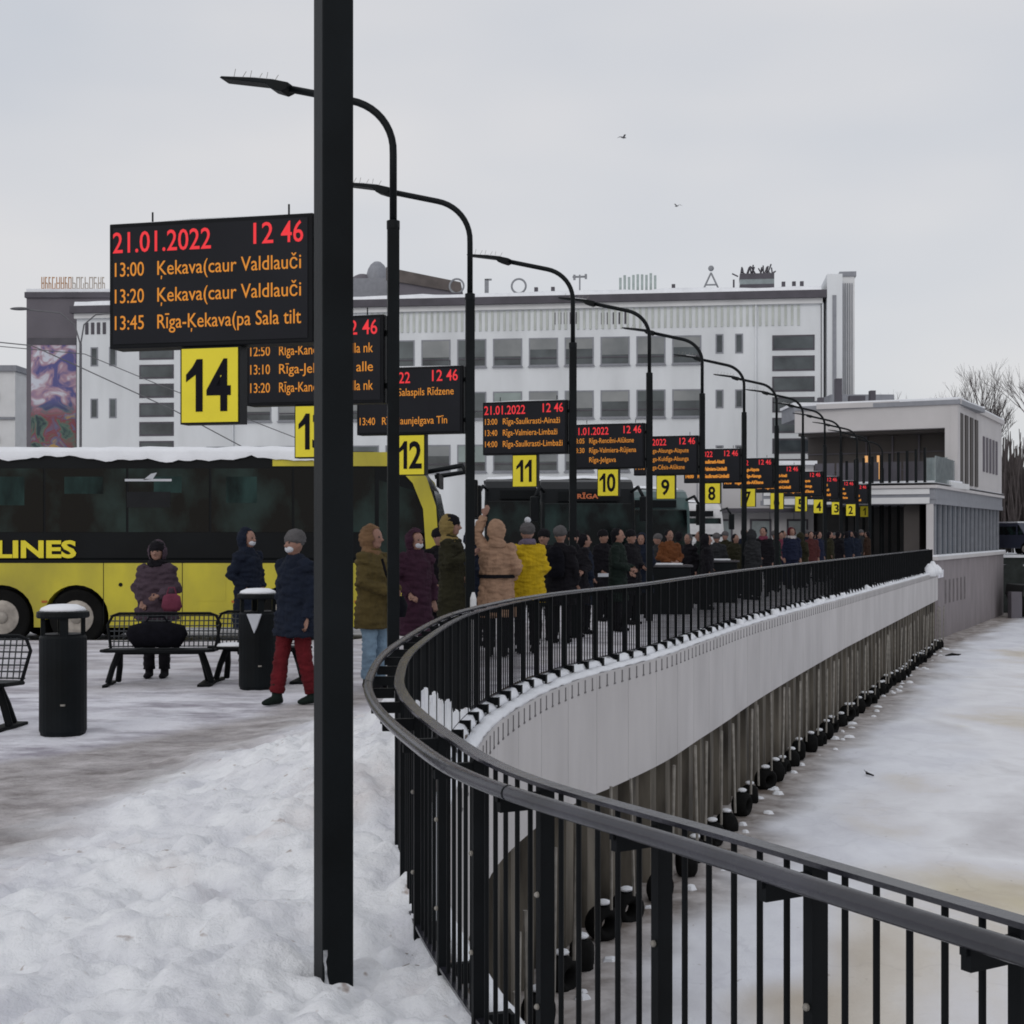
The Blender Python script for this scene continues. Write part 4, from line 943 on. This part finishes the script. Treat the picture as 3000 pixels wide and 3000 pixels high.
def bench(x, y, label, rz=0, L=1.22, snow=False):
    t = thing('bench', label, 'bench', (x, y, snow_h(x, y)), rz, 'black steel mesh benches')
    b = MB(); h = L/2
    for i in range(22): xx = -h+.05+(L-.1)*i/21; b.tube([(xx, -.22, .40), (xx, .16, .385)], .0075, 4)
    for i in range(9): yy = -.22+.38*i/8; b.tube([(-h+.04, yy, .395), (h-.04, yy, .395)], .0075, 4)
    b.build('seat_mesh', SEATM, t)
    fr_ = MB(); fr_.tube([(-h+.05, -.24, .40), (h-.05, -.24, .40), (h, -.2, .40), (h, .14, .385), (h-.05, .18, .385), (-h+.05, .18, .385), (-h, .14, .385), (-h, -.2, .40), (-h+.05, -.24, .40)], .018, 8); fr_.build('seat_frame', RAILBLK, t)
    fr_ = MB(); fr_.tube([(-h+.03, .17, .39), (-h-.02, .24, .66), (-h+.03, .26, .76), (-h+.1, .265, .785), (h-.1, .265, .785), (h-.03, .26, .76), (h+.02, .24, .66), (h-.03, .17, .39)], .017, 8); fr_.build('back_frame', RAILBLK, t)
    b = MB()
    for i in range(22): xx = -h+.06+(L-.12)*i/21; b.tube([(xx, .18, .41), (xx, .26, .775)], .007, 4)
    for i in range(7): k = i/6; b.tube([(-h+.0, .18+.08*k, .42+.34*k), (h-.0, .18+.08*k, .42+.34*k)], .007, 4)
    b.build('back_mesh', SEATM, t)
    for sx in (-1, 1):
        X = sx*(h-.16)
        MB().tube([(X, -.02, .37), (X+sx*.07, -.03, .2), (X+sx*.12, -.03, .03)], [.04, .034, .034], 8).build('leg', RAILBLK, t)
        MB().tube([(X, -.0, .37), (X+sx*.02, .12, .2), (X+sx*.05, .18, .03)], [.04, .034, .034], 8).build('leg', RAILBLK, t)
        MB().box(X+sx*.04-.05, X+sx*.14, -.26, .28, -.02, .03).build('foot_bar', RAILBLK, t, bevel=.008)
    MB().box(-h+.18, h-.18, -.04, .04, .345, .378).build('under_beam', RAILBLK, t)
    if snow: MB().ball((-h+.22, -.03, .415), (.19, .15, .035)).build('seat_snow', SNOW, t, smooth=True)
    return t
bench(-3.93, 16.0, 'black mesh bench with a dark bag, in front of the person in purple-grey jacket', R(4))
bench(-4.95, 12.5, 'black mesh bench at the left edge beside the nearest bin', R(-8), 1.3, True)
bench(-2.86, 16.3, 'black mesh bench partly hidden behind the bin with white bag', R(-3), 1.1, True)
t = thing('travel_bag', 'large black travel bag lying on the mesh bench', 'bag', (-3.96, 15.97, snow_h(-3.96, 16)+.405), R(4))
BAGM = mat('black_fabric', (.006, .006, .009), .9, spec=.08, var=.3, vscale=12, bump=.4)
MB().tube([(-.31, 0, .12), (-.27, 0, .14), (-.1, 0, .165), (.12, 0, .16), (.27, 0, .14), (.31, 0, .12)], [(.05, .07), (.10, .13), (.12, .15), (.12, .145), (.10, .13), (.05, .06)], 14).build('bag_body', BAGM, t, smooth=True)
MB().tube([(-.12, -.02, .30), (-.08, -.02, .36), (.08, -.02, .36), (.12, -.02, .30)], .012, 6).build('handle', BAGM, t)

# ---------------------------------------------------------------- birds
def bird(u, v, Y, lab, rz):
    x, y, z = ip(u, v, Y); t = thing('flying_bird', lab, 'bird', (x, y, z), rz, 'birds in the sky'); t.scale = (.6, .6, .6); bm_ = mat('bird_grey', (.12, .12, .13), .8)
    b = MB(); b.tube([(-.22, 0, 0), (-.12, 0, 0), (0, 0, .0), (.14, 0, .02), (.2, 0, .03), (.25, 0, .02)], [(.03, .01), (.035, .03), (.06, .055), (.04, .04), (.03, .03), (.005, .005)], 8)
    for s_ in (-1, 1):
        b.face([(.08, s_*.03, .03), (-.08, s_*.03, .03), (-.1, s_*.28, .16), (.06, s_*.26, .17)]); b.face([(.06, s_*.26, .17), (-.1, s_*.28, .16), (-.18, s_*.55, .08)])
    b.build('body', bm_, t); 
bird(1176, 260, 60, 'dark bird flying in the upper sky', .5); bird(1277, 389, 75, 'tiny bird flying lower right of the other one', 2.2)

# ---------------------------------------------------------------- people
def remesh(mb, voxel, smooth=6, disp=0, dscale=.12, seed=0):
    me = mb.mesh('tmp'); o = bpy.data.objects.new('tmp', me); col.objects.link(o)
    m = o.modifiers.new('r', 'REMESH'); m.mode = 'VOXEL'; m.voxel_size = voxel
    s = o.modifiers.new('s', 'SMOOTH'); s.factor = .5; s.iterations = smooth
    bpy.context.view_layer.update()
    r = bpy.data.meshes.new_from_object(o.evaluated_get(bpy.context.evaluated_depsgraph_get()))
    bpy.data.objects.remove(o); bpy.data.meshes.remove(me)
    if disp:
        for v, nr in [(v, v.normal.copy()) for v in r.vertices]:
            p = v.co; q = Vector((p.x/dscale*.7, p.y/dscale*.7, p.z/dscale*1.6+seed))
            v.co = p+nr*(disp*(abs(noise.noise(q))*1.9-.4)+disp*.7*noise.noise(q*2.3)+disp*.35*noise.noise(Vector((p.x*38, p.y*38, p.z*9+seed))))
    r.shade_smooth(); return r
def cl(name, c): return mat('cloth_'+name, tuple(k*(.68 if name not in ('cream', 'mustard_yellow', 'beige_down', 'pale_jeans') else .92) for k in c), .9, var=.22, vscale=7, bump=.45, bscale=45, spec=.2)
def person(label, u, Y, H, rz, coat, trousers, boots, coat_hem=.48, hood=None, hat=None, hair=None, mask=None, scarf=None, arms=('down', 'down'), stride=0, fur=None, belt=None, hip=1.0, extra=None, wide=1.0, vox=.014, grp='people waiting on the platform', xx=None):
    x = (u-966)/2700*Y if xx is None else xx
    z = snow_h(x, Y) if Y < 22.5 else 0
    t = thing('person', label, 'person', (x, Y, z), rz, grp)
    k = H/1.75
    def V(*a): return Vector(a)*k
    hp = .90; sh = 1.43
    # feet: y forward is -y
    sl, sr = -stride*.5, stride*.5
    L = {-1: [V(-.095, 0, hp), V(-.10, sl*.45-.02, .50), V(-.10, sl, .09)], 1: [V(.095, 0, hp), V(.10, sr*.45-.03, .50), V(.10, sr, .09)]}
    def arm(sd, kind):
        S = V(sd*.185, 0, sh-.02)
        if kind == 'down': return [S, V(sd*.235, .02, 1.15), V(sd*.24, -.04, .90)]
        if kind == 'front': return [S, V(sd*.26, -.02, 1.16), V(sd*.08, -.24, 1.08)]
        if kind == 'pocket': return [S, V(sd*.28, .06, 1.17), V(sd*.17, -.10, 1.0)]
        if kind == 'up': return [S, V(sd*.27, -.06, 1.60), V(sd*.17, -.04, 1.84)]
        if kind == 'phone': return [S, V(sd*.25, -.05, 1.17), V(sd*.10, -.27, 1.30)]
        if kind == 'back': return [S, V(sd*.24, .12, 1.17), V(sd*.23, .14, .93)]
    AR = {-1: arm(-1, arms[0]), 1: arm(1, arms[1])}
    b = MB()
    b.ball(V(0, -.01, 1.645), (.078*k, .098*k, .118*k)); b.ball(V(0, -.035, 1.575), (.052*k, .06*k, .05*k))     # skull, jaw
    b.tube([V(0, -.10, 1.655), V(0, -.125, 1.62), V(0, -.10, 1.605)], [.010*k, .018*k, .012*k], 6)
    for sd in (-1, 1): b.ball(V(sd*.078, 0, 1.635), (.014*k, .022*k, .033*k), seg=8, ring=6)
    b.tube([V(0, .01, 1.40), V(0, 0, 1.50), V(0, -.01, 1.58)], [.065*k, .055*k, .055*k], 10)
    b.tube([V(0, 0, hp-.04), V(0, 0, 1.05), V(0, .0, 1.25), V(0, 0, 1.40), V(0, .01, 1.46)], [(.15*k, .10*k), (.135*k, .095*k), (.155*k, .105*k), (.17*k, .10*k), (.08*k, .07*k)], 14)
    for sd in (-1, 1):
        b.tube([AR[sd][0], AR[sd][1], AR[sd][2]], [.052*k, .040*k, .027*k], 8)
        hd = (AR[sd][2]-AR[sd][1]).normalized(); W_ = AR[sd][2]; b.tube([W_, W_+hd*.045*k, W_+hd*.085*k], [(.022*k, .022*k), (.040*k, .018*k), (.040*k, .016*k)], 8)
        side = hd.cross(Vector((0, 1, 0))).normalized(); 
        if side.length < .1: side = Vector((1, 0, 0))
        for j in range(4):
            o_ = side*((j-1.5)*.020*k); ln = (.072, .080, .076, .058)[j]*k; A = W_+hd*.075*k+o_; B = A+hd*ln*.55; b.tube([A, B, B+hd*ln*.4+Vector((0, -.018*k, 0))], [.0095*k, .0088*k, .0075*k], 6)
        A = W_+hd*.02*k-side*.03*k; b.tube([A, A+hd*.035*k-side*.022*k, A+hd*.065*k-side*.024*k], [.012*k, .011*k, .009*k], 6)
        b.tube(L[sd], [.082*k, .055*k, .038*k], 10); b.tube([L[sd][2]+V(0, .04, -.05), L[sd][2]+V(0, -.05, -.055), L[sd][2]+V(0, -.15, -.065)], [.035*k, .036*k, .025*k], 8)
    bm_ = remesh(b, max(.009, vox*.75), 3)
    for v, nr in [(v, v.normal.copy()) for v in bm_.vertices]:     # the body stays well inside the clothes
        if .15*k < v.co.z < 1.47*k and min((v.co-AR[-1][2]).length, (v.co-AR[1][2]).length) > .13*k: v.co = v.co-nr*.022*k
        elif min((v.co-AR[-1][2]).length, (v.co-AR[1][2]).length) > .13*k and v.co.z < .15*k: v.co = v.co-nr*.012*k
    obj('body', bm_, SKIN, t)
    for sd in (-1, 1): MB().ball(V(sd*.030, -.098, 1.655), (.013*k, .008*k, .009*k), seg=8, ring=6).build('eye', EYE, t)
    # trousers
    b = MB(); b.tube([V(0, 0, hp-.12), V(0, 0, hp), V(0, 0, 1.0)], [(.15*k, .11*k), (.165*k, .12*k), (.15*k, .11*k)], 14)
    for sd in (-1, 1): b.tube([L[sd][0]+V(0, 0, .02), L[sd][1], L[sd][2]+V(0, 0, .03)], [.105*k*hip, .080*k, .076*k], 12)
    obj('trousers', remesh(b, vox, 4, .010, .10, x), trousers, t)
    for sd in (-1, 1):
        b = MB(); F = L[sd][2]; b.tube([F+V(0, 0, .13), F+V(0, 0, .05), F+V(0, .005, -.03)], [.062*k, .055*k, .055*k], 10)
        b.tube([F+V(0, .05, -.045), F+V(0, -.04, -.04), F+V(0, -.13, -.055), F+V(0, -.18, -.06)], [(.05*k, .04*k), (.052*k, .048*k), (.05*k, .035*k), (.03*k, .02*k)], 10)
        obj('boot', remesh(b, vox, 2), boots, t)
    # coat
    b = MB(); hem = coat_hem*H/k; wd = wide
    b.tube([V(0, .0, hem), V(0, .0, (hem+1.0)/2), V(0, .0, 1.02), V(0, .0, 1.22), V(0, .005, 1.38), V(0, .01, 1.45), V(0, .01, 1.53)],
           [(.235*k*wd*hip, .18*k*hip), (.225*k*wd, .165*k), (.195*k*wd, .15*k), (.215*k*wd, .155*k), (.21*k*wd, .145*k), (.14*k, .11*k), (.085*k, .085*k)], 20)
    for sd in (-1, 1): b.tube([AR[sd][0]+V(-sd*.04, 0, -.02), AR[sd][1], AR[sd][1]*.35+AR[sd][2]*.65, AR[sd][2]], [.088*k, .076*k, .064*k, .054*k], 12)
    for sd in (-1, 1): b.ball(AR[sd][0]+V(-sd*.01, 0, -.005), .092*k)
    obj('coat', remesh(b, vox, 4, .020, .13, x*3), coat, t)
    if belt: MB().tube([V(0, 0, 1.03), V(0, 0, 1.075)], [(.222*k*wd, .172*k)]*2, 24).build('belt', belt, t)
    if hood:
        b = MB(); b.ball(V(0, .035, 1.645), (.125*k, .13*k, .158*k)); b.tube([V(0, .03, 1.42), V(0, .02, 1.52)], [(.14*k, .12*k), (.11*k, .11*k)], 14)
        me = remesh(b, vox, 3, .012, .1, x); bm = bmesh.new(); bm.from_mesh(me)       # open the face
        bmesh.ops.delete(bm, geom=[v for v in bm.verts if v.co.y < -.045*k and abs(v.co.x) < .082*k and 1.545*k < v.co.z < 1.745*k], context='VERTS')
        bm.to_mesh(me); bm.free(); me.shade_smooth(); h = obj('hood', me, hood, t)
        if fur: MB().tube([V(.10*math.cos(a), -.055, 1.645+.12*math.sin(a)) for a in lin(-PI*.35, PI*1.35, 18)], .028*k, 7).build('hood_fur', fur, h, smooth=True)
    if hat:
        b = MB(); b.ball(V(0, .01, 1.70), (.105*k, .115*k, .098*k)); b.tube([V(0, .005, 1.665), V(0, .005, 1.70)], [(.105*k, .115*k)]*2, 18); h = obj('hat', remesh(b, vox*.8, 2, .006, .05), hat, t)
        if extra == 'pompom': MB().ball(V(0, .02, 1.82), .045*k, seg=10, ring=8).build('pompom', MASKW, h, smooth=True)
    elif hair:
        b = MB(); b.ball(V(0, .03, 1.665), (.097*k, .105*k, .118*k)); b.tube([V(0, .065, 1.62), V(0, .07, 1.5)], [(.08*k, .05*k), (.06*k, .035*k)], 10); obj('hair', remesh(b, vox*.8, 2, .008, .05), hair, t)
    if mask: MB().ball(V(0, -.066, 1.592), (.055*k, .046*k, .043*k)).build('face_mask', mask, t, smooth=True)
    if scarf: b = MB(); b.tube([V(0, .01, 1.47), V(0, 0, 1.51), V(0, -.01, 1.555)], [(.12*k, .12*k), (.125*k, .125*k), (.09*k, .10*k)], 14); obj('scarf', remesh(b, vox, 2, .015, .06), scarf, t)
    if extra == 'backpack':
        b = MB(); b.tube([V(0, .22, 1.02), V(0, .24, 1.12), V(0, .24, 1.34), V(0, .21, 1.46)], [(.12*k, .07*k), (.15*k, .10*k), (.145*k, .10*k), (.09*k, .06*k)], 14); obj('backpack', remesh(b, vox, 2, .01), BAGM, t)
    return t
PURP = cl('mauve_grey', (.085, .058, .078)); NAVY = cl('navy', (.012, .018, .036)); OLIV = cl('olive_brown', (.115, .085, .030)); KHAK = cl('khaki_hood', (.24, .14, .075)); DOLV = cl('dark_olive', (.030, .028, .014))
PLUM = cl('plum', (.050, .018, .036)); BEIG = cl('beige_down', (.34, .215, .145)); YEL = cl('mustard_yellow', (.50, .34, .012)); BLK = cl('black', (.009, .008, .012)); REDT = cl('red_trousers', (.15, .012, .018))
JEAN = cl('pale_jeans', (.20, .29, .38)); DKG = cl('dark_green', (.012, .022, .018)); GRYH = cl('grey_knit', (.13, .125, .13)); BRN = cl('rust_brown', (.20, .07, .025)); FUR = cl('tan_fur', (.30, .22, .08)); DBLU = cl('dark_blue', (.015, .02, .05)); CRM = cl('cream', (.45, .42, .42)); ROSE = cl('rose', (.22, .05, .09)); LPUR = cl('lilac_grey', (.17, .14, .20))
person('person in mauve-grey hooded jacket and dark scarf facing us behind the mesh bench', 296, 16.75, 1.57, 0, PURP, BLK, BLK, .44, hood=PURP, hat=BLK, scarf=BLK, arms=('pocket', 'front'), wide=1.22, vox=.011)
t = thing('handbag', 'dark red handbag held by the person in mauve-grey jacket', 'bag', ((325-966)/2700*16.45, 16.42, .80)); MB().tube([(0, 0, 0), (0, 0, .05), (0, 0, .17), (0, 0, .2)], [(.09, .04), (.12, .06), (.10, .05), (.05, .03)], 12).build('bag_body', ROSE, t, smooth=True); MB().tube([(-.06, 0, .18), (-.03, 0, .27), (.03, 0, .27), (.06, 0, .18)], .008, 6).build('handle', ROSE, t)
person('person in long navy hooded coat standing sideways behind the bin', 468, 18.6, 1.72, R(60), NAVY, BLK, BLK, .26, hood=NAVY, arms=('pocket', 'pocket'), mask=MASKW, wide=1.0)
person('walking person in dark navy jacket, red trousers, grey cap and white mask', 556, 14.15, 1.69, R(-42), NAVY, REDT, DKG, .40, hat=GRYH, hood=None, hair=cl('dark_hair', (.03, .025, .02)), mask=MASKW, arms=('back', 'down'), stride=.30, wide=1.15, vox=.010)
person('person in olive-brown coat, tan hood and pale jeans turned to the right', 704, 15.6, 1.75, R(62), OLIV, JEAN, BLK, .38, hood=KHAK, arms=('front', 'front'), wide=1.15, vox=.010)
t = thing('shoulder_bag', 'dark shoulder bag slung on the person in olive-brown coat', 'bag', ((704-966)/2700*15.6+.0, 15.6, 0), R(62))
MB().tube([(-.13, -.20, 1.42), (-.10, -.235, 1.25), (.02, -.25, 1.10), (.18, -.22, 1.0)], .014, 6).build('strap', BAGM, t); MB().tube([(.2, -.21, .78), (.2, -.22, .9), (.2, -.2, 1.0)], [(.10, .05), (.13, .06), (.09, .04)], 12).build('bag_body', BAGM, t, smooth=True)
person('person in plum hooded coat with white mask right of the thin lamp mast', 785, 17.2, 1.70, R(38), PLUM, BLK, BLK, .28, hood=PLUM, mask=MASKW, arms=('pocket', 'down'), vox=.011)
person('tall person in dark olive coat with fur hood and black cap', 852, 19.3, 1.90, R(75), DOLV, BLK, BLK, .30, hood=FUR, hat=BLK, arms=('phone', 'pocket'), wide=1.1, vox=.012)
person('person in belted beige down coat raising one hand, seen from behind', 937, 19.5, 1.83, R(175), BEIG, BLK, BLK, .30, hood=BEIG, belt=BLK, arms=('pocket', 'up'), hip=1.05, wide=1.1, vox=.011)
person('person in mustard yellow jacket and bobble hat seen from behind', 995, 20.1, 1.80, R(190), YEL, BLK, BLK, .40, hat=GRYH, scarf=LPUR, arms=('front', 'front'), extra='pompom', wide=1.15, vox=.011)
person('person in black coat and grey knit hat left of the eleventh platform post', 1057, 22.0, 1.77, R(160), BLK, BLK, BLK, .34, hat=GRYH, arms=('down', 'pocket'), wide=1.15, extra='backpack')
person('person in very dark blue coat right of the eleventh platform post', 1103, 24.0, 1.66, R(100), NAVY, BLK, BLK, .30, hair=BLK, arms=('pocket', 'pocket'), wide=1.1)
person('person in dark green coat holding a white paper by the tenth board', 1166, 24.6, 1.75, R(70), DKG, BLK, BLK, .30, hair=BLK, arms=('front', 'front'), wide=1.05)
t = thing('paper_sheet', 'small white folded paper held by the person in dark green coat', 'paper', ((1138-966)/2700*24.3, 24.3, .98), .4); MB().box(-.1, .1, -.004, .004, -.03, .03).box(-.09, .09, .004, .03, -.03, -.024).build('sheet', MASKW, t)
person('person in rust brown jacket near the ninth platform', 1263, 31, 1.74, R(20), BRN, BLK, BLK, .42, hair=BLK, arms=('front', 'front'))
person('person in black coat leaning beside the rust brown jacket', 1298, 32, 1.66, R(-40), BLK, BLK, BLK, .42, hair=GRYH, arms=('front', 'down'), wide=1.2)
person('person in dark grey jacket between the ninth and eighth posts', 1352, 36, 1.66, R(170), cl('charcoal', (.03, .032, .036)), BLK, BLK, .40, hat=GRYH)
person('person in dark olive jacket left of the eighth post', 1388, 37, 1.64, R(30), DOLV, BLK, BLK, .40, hair=BLK, wide=1.2)
person('person in black jacket and rose scarf near the seventh board', 1440, 38, 1.82, R(-25), BLK, BLK, BLK, .44, hair=BLK, scarf=ROSE, wide=1.25)
person('person in dark blue jacket with cream collar right of the seventh post', 1494, 43, 1.82, R(10), DBLU, DBLU, BLK, .48, hood=cl('dark_red', (.12, .02, .03)), scarf=CRM)
person('person in rose pullover beside the cream collared one', 1474, 46, 1.70, R(0), ROSE, DBLU, BLK, .50, hair=BLK)
for i, (u, Y, c, lab) in enumerate(((1530, 47, cl('brick', (.10, .03, .03)), 'person in brick red coat right of the sixth post'), (1545, 49, DBLU, 'person in dark blue coat beside the brick red one'), (1566, 52, DOLV, 'distant person in olive coat near the fourth board'),
        (1582, 53, BLK, 'distant person in black coat left of the third board'), (1598, 55, NAVY, 'distant person in navy coat with white mask by the third board'), (1614, 57, NAVY, 'distant person in navy coat under the second board'), (1636, 60, cl('dark_brown', (.04, .02, .012)), 'distant person in dark brown coat at the first board'), (1320, 34, DKG, 'person in dark green coat partly behind the ninth post'))):
    person(lab, u, Y, 1.72, R(40*i), c, BLK, BLK, .38, hair=BLK, mask=MASKW if i in (4, 5) else None, vox=.02)
r = random.Random(8); CN = [('black', BLK), ('navy', NAVY), ('dark green', DKG), ('dark olive', DOLV), ('charcoal', cl('charcoal', (.03, .032, .036)))]
SPOTS = ['just right of the tenth post', 'left of the ninth board', 'under the ninth board', 'right of the ninth post', 'left of the eighth number', 'under the eighth board', 'right of the eighth post', 'left of the seventh number', 'under the seventh board', 'right of the seventh post',
         'left of the sixth number', 'under the sixth board', 'under the fifth board', 'right of the fifth post', 'under the fourth board', 'between the fourth and third posts', 'between the third and second posts']
for i, (u, Y) in enumerate(((1210, 28.5), (1241, 33), (1281, 36), (1334, 31.5), (1368, 40), (1405, 41), (1420, 36), (1462, 42), (1478, 50), (1512, 44), (1522, 53), (1538, 56), (1557, 57), (1574, 60), (1590, 61), (1605, 62), (1625, 63))):
    cn, cm = CN[(i*3+1) % 5]; hd = i % 3
    person('dark figure in %s coat with %s, standing %s' % (cn, ('hood up', 'a knit hat', 'bare head')[hd], SPOTS[i]), u, Y, r.uniform(1.62, 1.80), R(r.uniform(0, 360)), cm, BLK, BLK, r.uniform(.28, .44), hood=cm if hd == 0 else None, hat=GRYH if hd == 1 else None, hair=BLK if hd == 2 else None, arms=(r.choice(['pocket', 'down']), r.choice(['front', 'pocket'])), wide=1.2, vox=.018)
for u, Y, cm, lab in ((828, 20.6, BLK, 'person in black coat half hidden between the plum coat and the fur hood'), (893, 21.5, NAVY, 'person in navy coat hidden behind the twelfth platform post'), (1026, 22.6, DKG, 'person in dark green coat squeezed between the yellow and the black coats'), (1082, 23.2, BLK, 'person in black coat touching the eleventh platform post'), (1138, 27.5, BLK, 'person in black coat left of the one holding a paper'), (1190, 26.5, BLK, 'person in black coat right of the one holding a paper')):
    person(lab, u, Y, 1.72, R(u*7 % 360), cm, BLK, BLK, .32, hood=cm if u % 2 else None, hat=None if u % 2 else BLK, arms=('pocket', 'front'), wide=1.25, vox=.013)
# slim white posts by the railing, luggage
t = thing('white_marker_post', 'slim white marker post standing inside the railing bend', 'post', ((893-966)/2700*15.6, 15.6, 0)); MB().tube([(0, 0, 0), (0, 0, .98), (0, 0, 1.05)], [.035, .035, .015], 10).build('post_body', WHITEP, t)
for u, Y, lab in ((1250, 30, 'low black kiosk counter near the rust brown jacket'), (1345, 35, 'black counter behind the railing near the eighth post')):
    t = thing('counter', lab, 'counter', ((u-966)/2700*Y, Y, 0)); MB().box(-.55, .55, -.3, .3, 0, .98).build('cabinet', BLACK, t, bevel=.02); MB().box(-.6, .6, -.34, .34, .985, 1.03).build('counter_top', RAILTOP, t); MB().box(-.3, .4, -.2, .2, 1.032, 1.06).build('top_snow', SNOW, t)
